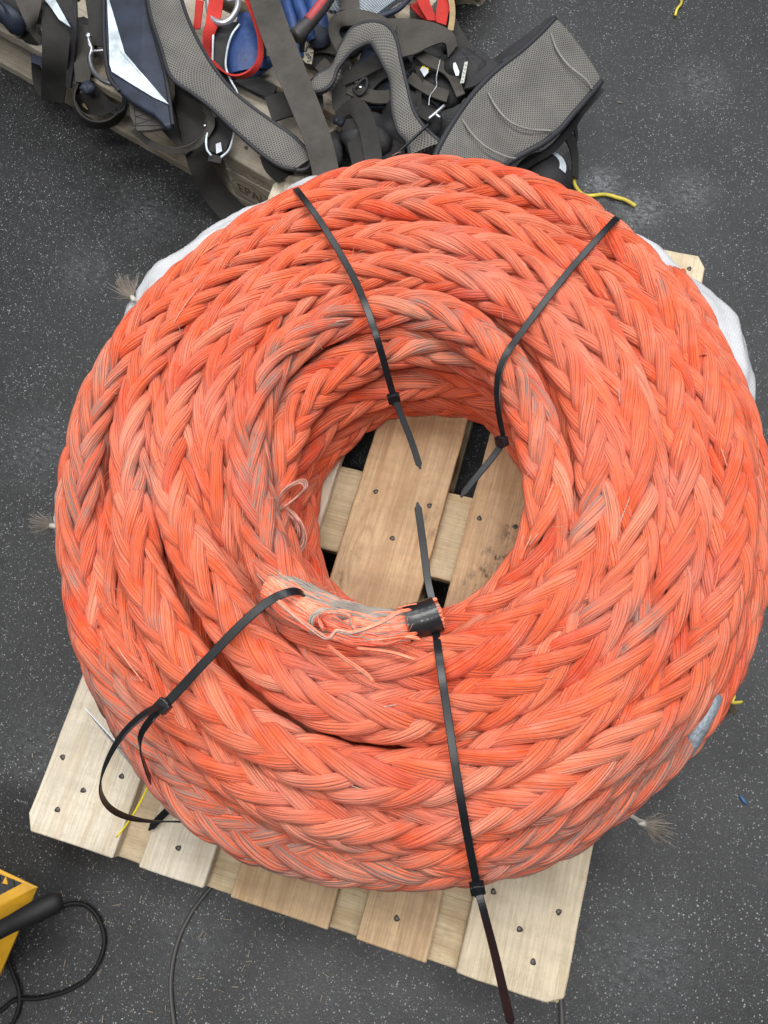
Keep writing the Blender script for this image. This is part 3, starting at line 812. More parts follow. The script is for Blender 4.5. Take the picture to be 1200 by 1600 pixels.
# single yarns standing off the turns
polys = []
for src in (A1, A2, B1, C1, D1, E1):
    P = ats(src)
    for j in range(9):
        i = rnd.randrange(1, len(P) - 2); o_ = rnd.uniform(-.02, .02); t_ = P[i + 1] - P[i]; n1 = nrm(np.cross(nrm(t_), [0, 0, 1.]))
        h_ = .033 - abs(o_) * .25
        q = []
        l_ = rnd.uniform(.25, .8); dn_ = rnd.uniform(-.012, .012)
        for u in np.linspace(0, 1, 6):
            q.append(P[i] + t_ * u * l_ + n1 * (o_ + dn_ * u) + np.array([0, 0, h_ + .003 * math.sin(PI * u) - .0035]))
        polys.append(q)
for q in polys: tubes('stray_yarn', [q], .0008, M_yarn, coil, 5)

# short broken filaments standing up all over the worn surface
fz = []
for src in (A1, A2, B1, C1, D1, E1):
    P = ats(src)
    for j in range(75):
        i = rnd.randrange(1, len(P) - 2); t_ = P[i + 1] - P[i]; tn = nrm(t_); n1 = nrm(np.cross(tn, [0, 0, 1.])); o_ = rnd.uniform(-.027, .027)
        b0 = P[i] + t_ * rnd.random() + n1 * o_ + np.array([0, 0, .0315 - o_ * o_ * 14])
        dr = nrm(tn * rnd.uniform(-1, 1) + n1 * rnd.uniform(-.6, .6)); l_ = rnd.uniform(.006, .018)
        fz.append([b0, b0 + dr * l_ * .5 + np.array([0, 0, .0025]), b0 + dr * l_ + np.array([0, 0, rnd.uniform(-.001, .004)])])
tag(tubes('broken_filaments', fz, .00035, M_frayo, coil, 4, .004), kind='stuff')

# ------------------------------------------------------------------ zip ties
CORE = np.array([.43, .60, .27])


def tie_normals(P):
    ph = np.arctan2(P[:, 1] - CORE[1], P[:, 0] - CORE[0])
    c = np.stack([CORE[0] + .33 * np.cos(ph), CORE[1] + .33 * np.sin(ph), np.full(len(P), CORE[2])], 1)
    return nrm(P - c)


def tie_strap(name, P, w, parent, N=None, th=.0017, tip=False, mat=None):
    P, s = catmull(P, step=.004)
    if N is None: N = tie_normals(P)
    else: N, _ = catmull(N, n=len(P)); N = nrm(N)
    T = nrm(np.gradient(P, axis=0)); Wd = nrm(np.cross(T, N)); N = nrm(np.cross(Wd, T))
    k = len(P); wf = np.ones(k)
    if tip: wf = np.clip((s[-1] - s) / .008, .3, 1)
    prof = [(-1, 0), (-1, .75), (-.86, 1), (.86, 1), (1, .75), (1, 0)]
    V = np.stack([P + Wd * (w / 2 * a_ * wf)[:, None] + N * (th * b_) for a_, b_ in prof], 1).reshape(-1, 3)
    F = []
    for i in range(k - 1):
        for j in range(6):
            j2 = (j + 1) % 6; F.append((i * 6 + j, i * 6 + j2, i * 6 + 6 + j2, i * 6 + 6 + j))
    F += [(0, 5, 4, 3, 2, 1), tuple((k - 1) * 6 + j for j in range(6))]
    o = mesh_np(name, V, F, mat or M_tie, False, parent=parent)
    return o, P, N, T, Wd


def tie_head(P, T, N, W, parent, w=.0175, l=.013, h=.010):
    V, F = box_np(-w / 2, w / 2, -l / 2, l / 2, -.001, h)
    V2, F2 = box_np(-w / 2 * .62, w / 2 * .62, -l / 2 - .0015, l / 2 + .0015, h * .35, h * 1.08)
    V, F = merge([(V, F), (V2, F2)])
    M = np.stack([W, T, N], 0)
    o = mesh_np('locking_head', V @ M + P, F, M_tie, False, parent=parent); bevel(o, .0012, 2)


def zip_tie(label, over, tail, w=.0094):
    P = ats(over)
    t = thing('zip_tie', P[len(P) // 2], label, 'zip tie', 'long zip ties around the rope coil')
    o, Q, N, T, W = tie_strap('strap_band', P, w, t)
    tie_head(Q[-1], T[-1], N[-1], W[-1], t)
    tl = np.vstack([P[-1:], ats(tail)])
    Nt = np.vstack([N[-1:]] * len(tl))
    tie_strap('strap_tail', tl, w * .96, t, N=Nt * .6 + np.array([0, 0, .6]), tip=True)
    return t


zip_tie('black zip tie over the far side, its straight tail hanging above the middle board',
        [(474, 312, .25), (463, 297, .34), (466, 300, .400), (500, 346, .412), (545, 420, .418), (570, 474, .420), (588, 525, .408), (602, 573, .375), (615, 620, .335)], [(628, 652, .34), (643, 690, .345), (657, 733, .35)])
zip_tie('black zip tie over the far right side, its bent tail above a board gap',
        [(950, 358, .25), (962, 345, .34), (958, 347, .396), (900, 411, .412), (850, 473, .422), (806, 532, .424), (787, 562, .420), (778, 595, .412), (779, 640, .395), (788, 688, .370)], [(772, 712, .365), (745, 745, .355), (720, 777, .345)])
t3 = zip_tie('longest black zip tie, running down the near side past the pallet corner',
             [(676, 940, .33), (680, 975, .375), (684, 1010, .412), (690, 1055, .425), (698, 1108, .424), (712, 1200, .413), (727, 1288, .392), (745, 1383, .335)], [(757, 1428, .35), (772, 1485, .40), (800, 1605, .50)])
tie_strap('strap_tip', ats([(676, 940, .33), (668, 905, .33), (661, 850, .335), (652, 785, .345)]), .0100, t3, N=np.array([[0, 0, 1.]] * 4) + np.array([.1, -.2, 0]), tip=True)

t4 = thing('zip_tie', at(330, 1025, .42), 'black zip tie on the left near side with a big open loop sticking out', 'zip tie', 'long zip ties around the rope coil')
o, Q, N, T, W = tie_strap('strap_band', ats([(500, 950, .37), (478, 930, .41), (455, 925, .432), (420, 940, .438), (375, 978, .436), (320, 1035, .430), (285, 1073, .424), (257, 1103, .420)]), .0112, t4)
tie_head(Q[-1], T[-1], N[-1], W[-1], t4)
Pl = ats([(257, 1100, .425), (225, 1117, .445), (193, 1147, .455), (170, 1185, .45), (158, 1222, .43), (163, 1250, .40), (185, 1270, .36), (225, 1281, .31), (285, 1283, .26)])
Nl = nrm(np.array([[-.2, .3, 1.], [-.4, .2, 1.], [-.7, .1, .9], [-.9, 0, .8], [-1, -.1, .5], [-1, -.4, .5], [-.5, -1, .6], [-.1, -1, .7], [0, -1, .8]]))
tie_strap('strap_loop', Pl, .0110, t4, N=Nl)
Pl = ats([(255, 1103, .418), (237, 1123, .420), (222, 1145, .412), (219, 1165, .40), (225, 1190, .37), (235, 1216, .33), (245, 1235, .29)])
Nl = nrm(np.array([[-.3, 0, 1.], [-.5, 0, 1.], [-1, -.2, .7], [-1, -.3, .4], [-1, -.5, .3], [-1, -.6, .3], [-1, -.6, .3]]))
tie_strap('strap_band', Pl, .0105, t4, N=Nl)
tie_strap('strap_tail', ats([(300, 1235, .20), (275, 1255, .175), (252, 1276, .158), (233, 1297, .150)]), .0105, t4, N=np.array([[0, 0, 1.]] * 4), tip=True)

# hanging card and yellow tie
tg = thing('card_tag', at(180, 1160, .30), 'thin pale card tag seen edge on, hanging at the lower left of the rope', 'tag')
c0, c1 = at(132, 1106, .315), at(233, 1216, .295)
d0, d1 = at(140, 1116, .235), at(226, 1222, .235)
off = nrm(np.cross(c1 - c0, d0 - c0)) * .0006
V = np.array([c0 + off, c1 + off, d1 + off, d0 + off, c0 - off, c1 - off, d1 - off, d0 - off])
mesh_np('card', V, [(0, 1, 2, 3), (7, 6, 5, 4), (0, 4, 5, 1), (1, 5, 6, 2), (2, 6, 7, 3), (3, 7, 4, 0)], M_card, False, parent=tg)
Vt = []; Ft = []
sgn = 1 if np.dot(off, CC - c0) > 0 else -1
for r_ in (.22, .5, .76):
    x_ = .08
    while x_ < .92:
        l_ = rnd.uniform(.03, .07)
        q = [(x_, r_ - .05), (x_ + l_, r_ - .05), (x_ + l_, r_ + .05), (x_, r_ + .05)]
        b_ = len(Vt)
        for (u, v_) in q:
            Vt.append((c0 * (1 - u) + c1 * u) * (1 - v_) + (d0 * (1 - u) + d1 * u) * v_ + off * sgn * 1.4)
        Ft.append((b_, b_ + 1, b_ + 2, b_ + 3)); x_ += l_ + .02
mesh_np('printed_lines', np.array(Vt), Ft, M_ink, False, parent=tg)
yt = thing('yellow_tie', at(233, 1222, .29), 'thin yellow cable tie fastening the card tag, its tail pointing to the floor', 'cable tie')
tubes('tie_tail', [ats([(233, 1222, .29), (226, 1240, .285), (212, 1266, .27), (198, 1288, .25), (182, 1308, .24)])], .0013, M_ytie, yt)
V, F = box_np(-.004, .004, -.0035, .0035, -.003, .004); mesh_np('tie_head', V + at(233, 1220, .292), F, M_ytie, False, parent=yt)


# twine knots with tufts
def tuft(label, base, tip, n, spread, mat, cord, r=.00034, cordmat=None, cat='twine knot'):
    b_, t_ = at(*base), at(*tip); d = t_ - b_; t0 = thing('twine_knot', b_, label, cat)
    polys = []
    for i in range(int(n * 1.3)):
        o_ = np.array([rnd.gauss(0, 1), rnd.gauss(0, 1), rnd.gauss(0, 1)]) * spread; l_ = rnd.uniform(.6, 1.1)
        polys.append([b_, b_ + d * .3 * l_ + o_ * .35, b_ + d * .7 * l_ + o_ * .85 + np.array([0, 0, -.002]), b_ + d * l_ + o_ * rnd.uniform(.6, 1.3) + np.array([0, 0, -.006 * rnd.random()])])
    tubes('frayed_tuft', polys, r, mat, t0, 4, .005)
    cp = ats(cord)
    tubes('binding', [cp + np.array([0, 0, .0]), cp + np.array([.001, .0015, .0015])], .0017, cordmat or M_twine, t0)
    kv, kf = tube_np(np.array([b_ + nrm(d) * x_ for x_ in np.linspace(-.006, .008, 7)]), np.array([.002, .0045, .0035, .005, .0035, .0045, .002]), 8)
    mesh_np('knot', kv, kf, cordmat or M_twine, parent=t0)


tuft('grey frayed twine tuft sticking out at the upper left edge of the coil', (208, 467, .24), (192, 442, .22), 260, .0085, M_fray, [(235, 480, .27), (220, 474, .25), (208, 467, .24)])
tuft('brownish frayed twine tuft at the far left edge beside a white cloth lump', (84, 822, .22), (55, 818, .20), 200, .0070, M_fray, [(120, 812, .27), (100, 818, .24), (84, 822, .22)])
tuft('pale twine knot with a grey tuft at the lower right edge of the coil', (1002, 1285, .23), (1036, 1298, .20), 220, .0065, M_fray, [(965, 1262, .285), (985, 1275, .27), (1002, 1285, .23)])
tuft('brown frayed twine tuft with yellow cord beside the silver taped end', (1128, 1090, .24), (1140, 1112, .22), 160, .0060, plain('brown_fibre', (.13, .10, .06), .8, var=.3), [(1118, 1090, .27), (1135, 1083, .26), (1146, 1088, .25), (1143, 1098, .25), (1158, 1098, .245)], cordmat=M_ycord)

# white cloth under the coil
C_, s_ = catmull(ats([(150, 880, .17), (140, 800, .17), (152, 700, .18), (180, 600, .19), (225, 510, .20), (272, 440, .205), (335, 390, .205), (420, 345, .205), (520, 310, .20), (640, 300, .20), (780, 310, .19), (900, 350, .18),
                      (1000, 410, .18), (1080, 485, .185), (1122, 545, .19), (1138, 610, .19), (1136, 680, .19), (1130, 760, .19)]), step=.004)
rad = .036 * (1 + .10 * np.sin(s_ * 17) + .07 * np.sin(s_ * 41)) * np.interp(s_ / s_[-1], [0, .02, .06, .12, .2, .6, .8, .9, .97, 1], [.3, .7, .55, .62, .95, 1, 1, 1.1, .8, .3])
T = nrm(np.gradient(C_, axis=0)); N = nrm(np.cross(T, [0, 0, 1.])); B = np.cross(N, T)
nc = 40; cs = np.linspace(0, 2 * PI, nc)
fold = 1 + .06 * np.sin(cs[None] * 7 + (s_ * 34)[:, None]) + .035 * np.sin(cs[None] * 3 - (s_ * 71)[:, None]) + .025 * np.sin(cs[None] * 19 + (s_ * 150)[:, None])
V = (C_[:, None] + (rad[:, None] * fold)[..., None] * (N[:, None] * np.cos(cs)[None, :, None] + B[:, None] * np.sin(cs)[None, :, None])).reshape(-1, 3)
k_ = len(C_); ii = np.arange(k_ - 1)[:, None] * nc; j = np.arange(nc - 1)[None]
F = np.stack([ii + j, ii + j + 1, ii + nc + j + 1, ii + nc + j], -1).reshape(-1, 4)
uv = np.stack([np.tile(cs * .036, k_), np.repeat(s_, nc)], 1)
o = mesh_np('lifting_sling', V, F, M_sling, uv=uv); tag(o, 'pale grey woven cloth sling bunched under the far edge of the rope coil', 'sling')
for i_, (x, y, r_) in enumerate(((98, 778, .024), (90, 808, .017))):
    v, f = tube_np(np.array([at(x + 12, y, .20) + np.array([0, t, 0]) for t in np.linspace(-.03, .03, 9)]), r_ * np.sin(np.linspace(.25, PI - .25, 9)), 14)
    mesh_np('cloth_bulge', v, f, M_sling, uv=v[:, :2], parent=o)

# ------------------------------------------------------------------ harness heap
Z0 = .150


def strap(name, pts, mat, label=None, cat='strap', parent=None, th=.003, **kw):
    L, R = ipath(pts)
    if parent is None and label:
        t0 = thing(name, (L[len(L) // 2] + R[len(R) // 2]) / 2, label, cat); sheet('webbing', L, R, mat, th, t0, **kw); return t0
    return sheet(name, L, R, mat, th, parent, **kw)


def edges(name, Lp, Rp, mat, parent, **kw):
    return sheet(name, ats(Lp), ats(Rp), mat, parent=parent, **kw)


def plate(name, pts, z, th, mat, parent, bev=.002, dome=0.0):
    """flat shaped piece: outline in photo points at height z (scalar or per point)"""
    zz = [z] * len(pts) if not hasattr(z, '__len__') else z
    P = np.array([at(x, y, q) for (x, y), q in zip(pts, zz)]); c = P.mean(0) + np.array([0, 0, dome])
    n = len(P); V = np.vstack([P, P - np.array([0, 0, th]), c, c - np.array([0, 0, th + dome])])
    F = [(i, (i + 1) % n, 2 * n) for i in range(n)] + [(n + (i + 1) % n, n + i, 2 * n + 1) for i in range(n)] + [(i, n + i, n + (i + 1) % n, (i + 1) % n) for i in range(n)]
    if np.cross(P[1] - P[0], P[2] - P[1])[2] < 0: F = [f[::-1] for f in F]
    o = mesh_np(name, V, F, mat, False, parent=parent)
    if bev: bevel(o, bev, 2)
    return o


def blob(name, c, rx, ry, rz, mat, parent, ang=0, seed=0, amp=.12, nu=28, nv=16, sq=1.0):
    V = []; F = []
    for i in range(nv + 1):
        t = PI * i / nv
        for j in range(nu):
            p = 2 * PI * j / nu
            k = 1 + amp * math.sin(3 * p + seed) * math.sin(2 * t) + amp * .6 * math.sin(5 * p + 2 * seed + 3 * t) + amp * .3 * math.sin(11 * p + 7 * t + seed)
            f_ = lambda v: math.copysign(abs(v) ** sq, v)
            x, y, z = rx * k * f_(math.sin(t)) * f_(math.cos(p)), ry * k * f_(math.sin(t)) * f_(math.sin(p)), rz * k * math.cos(t)
            V.append((x * math.cos(ang) - y * math.sin(ang) + c[0], x * math.sin(ang) + y * math.cos(ang) + c[1], z + c[2]))
    for i in range(nv):
        for j in range(nu):
            F.append((i * nu + j, (i + 1) * nu + j, (i + 1) * nu + (j + 1) % nu, i * nu + (j + 1) % nu))
    return mesh_np(name, np.array(V), F, mat, parent=parent)


# --- harness at the far left: stacked black webbing and loops
h1 = thing('safety_harness', at(60, 60, .2), 'black webbing harness in the far left corner of the heap, looped over the pallet edge', 'harness')
blob('padding', at(20, -20, .20), .085, .07, .05, M_black, h1, seed=1)
blob('padding', at(15, 28, .19), .04, .02, .03, M_navy, h1, seed=1, ang=-.4)
edges('webbing_strap', [(66, -20, .24), (66, 40, .23), (66, 90, .19), (65, 130, .12), (65, 155, .07)], [(116, -20, .24), (112, 40, .23), (107, 90, .19), (104, 130, .13), (100, 160, .08)], M_web, h1, th=.004)
edges('webbing_strap', [(66, 150, .06), (57, 145, .055), (51, 125, .07), (49, 100, .10), (50, 85, .13)], [(98, 161, .055), (85, 158, .05), (72, 140, .05), (66, 110, .08), (66, 85, .12)], M_web, h1, th=.003)
edges('webbing_strap', [(20, -10, .26), (37, 30, .25), (50, 55, .22), (62, 70, .20)], [(68, -10, .26), (62, 20, .25), (55, 45, .22), (66, 60, .20)], M_webg, h1, th=.003)
edges('webbing_strap', [(20, 5, .20), (22, 35, .19), (42, 48, .17)], [(48, 5, .20), (45, 35, .19), (65, 62, .17)], M_web, h1, th=.003)
edges('webbing_strap', [(30, 42, .17), (35, 62, .15), (55, 72, .14)], [(60, 38, .18), (66, 55, .17), (70, 66, .16)], M_web, h1, th=.003)
plate('blue_label', [(46, 82), (65, 88), (65, 103), (49, 97)], .145, .002, M_navy, h1)
edges('webbing_strap', [(104, -10, .235), (106, 40, .23), (106, 90, .18), (104, 136, .14)], [(120, -10, .235), (121, 50, .23), (117, 95, .18), (111, 138, .14)], M_black, h1, th=.006)
plate('reflective_flash', [(66, -5), (85, -3), (97, 18), (110, 42), (92, 30), (80, 12)], .2475, .002, M_refl, h1, bev=0)

# --- round loop strap with buckle
h2 = thing('webbing_loop', at(150, 170, .1), 'dark grey webbing loop hanging round over the pallet edge below the steel shackle', 'strap')
t = np.radians(np.linspace(95, 400, 22))
Lp = [(154 + 38 * math.cos(a_), 152 - 38 * math.sin(a_), .155) for a_ in t]; Rp = [(157 + 41 * math.cos(a_), 164 - 37 * math.sin(a_), .105) for a_ in t]
sheet('band', ats(Lp), ats(Rp), M_web, .003, h2)
edges('inner_band', [(116, 150, .13), (130, 175, .10), (160, 182, .10)], [(150, 135, .14), (175, 160, .12), (196, 165, .12)], M_web, h2, th=.003)
edges('tan_patch', [(118, 136, .128), (120, 150, .118), (131, 168, .112)], [(122, 134, .13), (126, 150, .12), (138, 172, .112)], M_webt, h2)
edges('upper_band', [(118, 40, .20), (116, 90, .18), (118, 128, .16)], [(150, 40, .20), (146, 90, .18), (140, 130, .16)], M_webg, h2)
blob('buckle_pad', at(137, 137, .16), .016, .013, .01, M_navy, h2, seed=2)
P = ats([(168, 160, .15), (178, 178, .15), (192, 170, .155), (193, 148, .16), (185, 140, .16)])
tubes('buckle', [P, P + np.array([.004, .002, .002])], .0022, M_pipe, h2)

# --- navy pad with reflective flash, stitched webbing and steel shackle
h3 = thing('navy_harness_pad', at(215, 80, .22), 'navy harness back pad with white reflective flash over grey stitched webbing', 'harness')
plate('pad', [(162, -20), (225, -20), (235, 30), (246, 70), (257, 110), (264, 150), (270, 195), (258, 198), (240, 178), (205, 158), (186, 142), (170, 118), (163, 60)], .240, .014, M_navy, h3, bev=.005, dome=.006)
plate('reflective_flash', [(167, -5), (170, -2), (174, 28), (181, 50), (187, 78), (197, 90), (230, 128), (264, 163), (240, 152), (215, 137), (175, 112), (171, 100), (170, 60)], [.2445] * 4 + [.2475] * 2 + [.2460, .2440, .2450, .2460, .2450, .2440, .2445], .001, M_refl, h3, bev=0)
tubes('piping', [ats([(162, -20, .241), (163, 60, .241), (170, 118, .241), (186, 142, .241)]), ats([(225, -20, .241), (235, 30, .241), (246, 70, .241), (257, 110, .241), (264, 150, .241), (270, 195, .241)])], .004, M_pipe, h3)
plate('stitched_webbing', [(200, 130), (235, 140), (262, 160), (261, 198), (235, 203), (214, 204), (203, 180)], .218, .006, M_webg, h3, bev=.001)
st_ = []
for (x0, y0, x1, y1) in ((208, 168, 256, 170), (210, 196, 256, 196), (210, 168, 212, 198), (254, 168, 254, 197), (212, 172, 254, 182), (254, 172, 212, 182), (212, 182, 254, 194), (254, 182, 212, 194)):
    st_.append([at(x0, y0, .2188), at((x0 + x1) / 2, (y0 + y1) / 2, .2188), at(x1, y1, .2188)])
tubes('stitching', st_, .0007, M_pipe, h3, 4)
edges('stitched_webbing', [(132, -10, .225), (138, 30, .215), (142, 70, .20)], [(165, -10, .225), (166, 30, .215), (166, 75, .20)], M_web, h3)
for x in range(136, 164, 5):
    pass
sh = thing('shackle', at(150, 100, .21), 'bright steel shackle bow beside the navy reflective pad', 'shackle')
tubes('bow', [ats([(138, 55, .225), (139, 66, .225), (143, 78, .22), (140, 92, .22), (145, 110, .22), (158, 124, .22), (175, 131, .22), (190, 133, .215)])], .0046, M_steel, sh, 12)
tubes('pin', [ats([(145, 80, .22), (155, 79.5, .22), (168, 78, .22)])], .0032, M_steel, sh, 10)
blob('eye', at(138, 56, .226), .007, .007, .006, M_steel, sh, amp=0)

# --- mesh shoulder pad
h4 = thing('shoulder_pad', at(350, 150, .24), 'long grey mesh shoulder pad with black edging running down to its rounded end', 'harness pad')
Lp = [(228, -25, .25), (236, 25, .25), (252, 75, .25), (268, 122, .248), (300, 147, .24), (330, 170, .235), (372, 210, .225), (410, 243, .215), (440, 262, .205), (462, 266, .20)]
Rp = [(278, -25, .25), (290, 20, .25), (308, 62, .25), (333, 105, .248), (362, 142, .24), (388, 165, .235), (425, 192, .225), (458, 215, .215), (482, 240, .205), (484, 252, .20)]
edges('mesh_pad', Lp, Rp, M_mesh, h4, th=.008, bulge=.006, cols=12, pipe=M_pipe, pipe_r=.0038)
tubes('edging', [ats([(462, 266, .204), (476, 265, .202), (485, 256, .202), (482, 240, .206)])], .0038, M_pipe, h4)
edges('backing', [(270, 124, .225), (290, 140, .22), (312, 162, .215), (322, 185, .21), (318, 205, .205), (300, 224, .20), (270, 230, .195), (235, 218, .19), (212, 200, .185)],
      [(300, 142, .225), (316, 158, .215), (330, 175, .21), (336, 190, .205), (331, 207, .20), (306, 232, .19), (268, 239, .185), (232, 228, .18), (205, 206, .175)], M_webg, h4, th=.003)

# --- dark strap from the heap down to the floor
strap('webbing_strap', [(292, 120, .20, 40), (296, 170, .18, 40), (303, 215, .17, 37), (312, 255, .13, 36), (335, 300, .06, 38), (362, 332, .02, 40), (395, 360, .006, 40)], M_web, 'dark webbing strap running off the pallet edge onto the floor beside the EPAL stamp', 'strap')
blob('knee_pad', at(440, 262, .16), .001, .001, .001, M_black, h4)
edges('end_flap', [(406, 245, .17), (415, 268, .165), (432, 284, .16)], [(440, 240, .18), (455, 262, .17), (460, 272, .165)], M_web, h4, th=.004)

# --- black pouch with reflective edging, blue pouch, red sling, aluminium hook
h5 = thing('tool_pouch', at(350, 120, .2), 'black pouch strip with white reflective edging hanging behind the red sling', 'pouch')
edges('body', [(333, 40, .21), (333, 95, .205), (335, 140, .19), (345, 190, .185)], [(374, 38, .21), (354, 80, .205), (356, 118, .20), (370, 150, .19)], M_black, h5, th=.012)
tubes('reflective_edging', [ats([(334, 40, .222), (333, 60, .222), (332, 95, .216)]), ats([(374, 38, .222), (362, 55, .222), (355, 78, .218), (353, 105, .214), (362, 128, .21), (371, 145, .207), (372, 165, .203)]),
                            ats([(331, 194, .20), (323, 212, .20), (323, 232, .20), (330, 243, .20)]), ats([(368, 192, .20), (364, 215, .20), (357, 235, .20), (345, 246, .20)])], .0021, M_refl, h5)
edges('lower_flap', [(326, 185, .19), (325, 215, .185), (328, 238, .18)], [(368, 185, .19), (362, 215, .185), (350, 244, .18)], M_black, h5, th=.008)
edges('tab', [(327, 240, .19), (325, 252, .188)], [(348, 246, .19), (345, 256, .188)], M_web, h5)
plate('printed_mark', [(337, 225), (345, 222), (347, 236), (338, 240)], .197, .0008, M_card, h5, bev=0)
blob('snap', at(320, 196, .20), .004, .004, .003, M_steel, h5, amp=0)

bp = thing('blue_pouch', at(385, 80, .18), 'blue fabric pouch inside the red sling loop', 'pouch')
edges('bag', [(372, 36, .19), (362, 60, .195), (355, 90, .19), (356, 118, .175)], [(404, 38, .19), (413, 60, .195), (416, 85, .19), (418, 108, .175)], M_blue, bp, th=.012, bulge=.016, cols=12, wav=.0015)
edges('bag_fold', [(360, 112, .165), (378, 106, .18), (398, 98, .18), (416, 88, .17)], [(362, 124, .155), (384, 124, .165), (406, 118, .165), (424, 106, .155)], M_blue, bp, th=.006, bulge=.006, cols=10, wav=.0015)
tubes('edging', [ats([(378, 42, .212), (398, 44, .208), (410, 62, .205), (414, 90, .20)])], .002, M_pipe, bp)

hk = thing('aluminium_hook', at(355, 10, .24), 'polished aluminium snap hook at the top edge behind the red sling', 'hook')
tubes('hook_body', [ats([(326, -20, .235), (325, 5, .235), (330, 28, .235), (345, 36, .235), (360, 30, .236), (371, 12, .237), (372, -10, .237)])], .0058, M_alu, hk, 12)
tubes('gate', [ats([(350, -8, .24), (356, 0, .243), (366, -2, .24)])], .004, M_alu, hk, 10)
rs = thing('red_sling', at(355, 60, .24), 'red webbing sling hanging in a wide loop over the pouches', 'sling')
edges('webbing', [(329, -15, .245), (322, 30, .24), (317, 60, .235), (322, 88, .23), (340, 105, .225), (362, 117, .225), (384, 113, .225), (400, 95, .23), (402, 60, .24), (390, 20, .25), (375, -15, .25)],
      [(352, -15, .245), (344, 30, .235), (331, 65, .215), (333, 87, .20), (346, 106, .20), (362, 121, .20), (392, 118, .21), (410, 95, .225), (410, 55, .24), (398, 10, .25), (388, -15, .25)], M_webr, rs, th=.003)
edges('webbing', [(306, 0, .225), (304, 25, .22), (302, 46, .21)], [(318, 2, .225), (316, 22, .22), (313, 45, .21)], M_webr, rs)

# --- long grey webbing across the heap
strap('webbing_strap', [(405, -30, .27, 46), (423, 30, .268, 46), (446, 90, .262, 46), (470, 150, .250, 45), (492, 205, .235, 43), (505, 250, .215, 42), (512, 285, .20, 42)], M_webg,
      'long flat grey brown webbing strap crossing the middle of the heap down to the rope', 'strap', th=.0035, cols=9)
wl = bpy.context.scene.objects.get('webbing_strap.001')
strap('webbing_strap', [(372, 118, .17, 24), (400, 132, .168, 24), (428, 146, .166, 22)], M_black, 'short black strap between the blue pouch and the small webbing end', 'strap', th=.004)
strap('webbing_strap', [(420, 172, .20, 40), (445, 164, .205, 40), (475, 160, .20, 38), (505, 158, .19, 34)], M_web, 'square cut grey webbing end poking out under the long strap', 'strap', th=.0035)

# --- blue bag, handle tool, printed tag
bb = thing('blue_bag', at(465, 20, .2), 'deep blue folded fabric bag at the top edge behind the red handled tool', 'bag')
for Lq, Rq, mm in (([(430, -25, .20), (440, 10, .205), (452, 45, .20), (463, 90, .18)], [(452, -25, .215), (458, 10, .22), (466, 40, .215), (472, 88, .19)], M_blue),
                   ([(450, -25, .21), (458, 8, .22), (470, 40, .215), (480, 66, .20)], [(468, -25, .225), (478, 8, .225), (488, 36, .22), (495, 60, .20)], M_blue),
                   ([(466, -25, .22), (480, 8, .225), (492, 38, .21), (500, 60, .195)], [(500, -25, .21), (506, 8, .21), (512, 34, .20), (514, 56, .19)], M_blue),
                   ([(478, 52, .20), (480, 62, .20), (486, 70, .19)], [(512, 44, .20), (516, 56, .20), (514, 66, .19)], M_navy)):
    edges('fabric_fold', Lq, Rq, mm, bb, th=.008, bulge=.010, cols=10, wav=.001)
tl = thing('hand_tool', at(495, 20, .26), 'tool with worn red and black handle lying over the blue bag', 'tool')
P, s_ = catmull(ats([(530, -35, .27), (510, 0, .268), (490, 27, .265), (472, 47, .262), (462, 58, .26)]), step=.004)
v, f = tube_np(P, np.interp(s_ / s_[-1], [0, .6, .85, 1], [.0125, .0125, .013, .0155]), 14); mesh_np('handle', v, f, M_gripk, parent=tl)
v, f = tube_np(P[4:-9] + np.array([0, 0, .0045]), .0098, 14); mesh_np('red_insert', v, f, M_redp, parent=tl)
edges('blade', [(465, 40, .262), (468, 60, .245), (470, 80, .22)], [(485, 42, .262), (478, 62, .245), (473, 82, .22)], M_navy, tl, th=.006)
pt = thing('printed_tag', at(480, 80, .18), 'cream printed tag with dark scrawl below the red handled tool', 'tag')
plate('card', [(474, 62), (486, 68), (490, 80), (487, 100), (478, 98), (468, 88)], .185, .0015, plain('cream_tag', (.42, .38, .28), .6), pt, bev=0)
sc = []
for i in range(12):
    x, y = 474 + rnd.random() * 11, 70 + i * 2.2
    sc.append([at(x, y, .1862), at(x + 2, y + 2.4, .1862), at(x + 4, y - .5, .1862), at(x + 5, y + 2, .1862)])
tubes('scrawl', sc, .0007, M_ink, pt, 4)

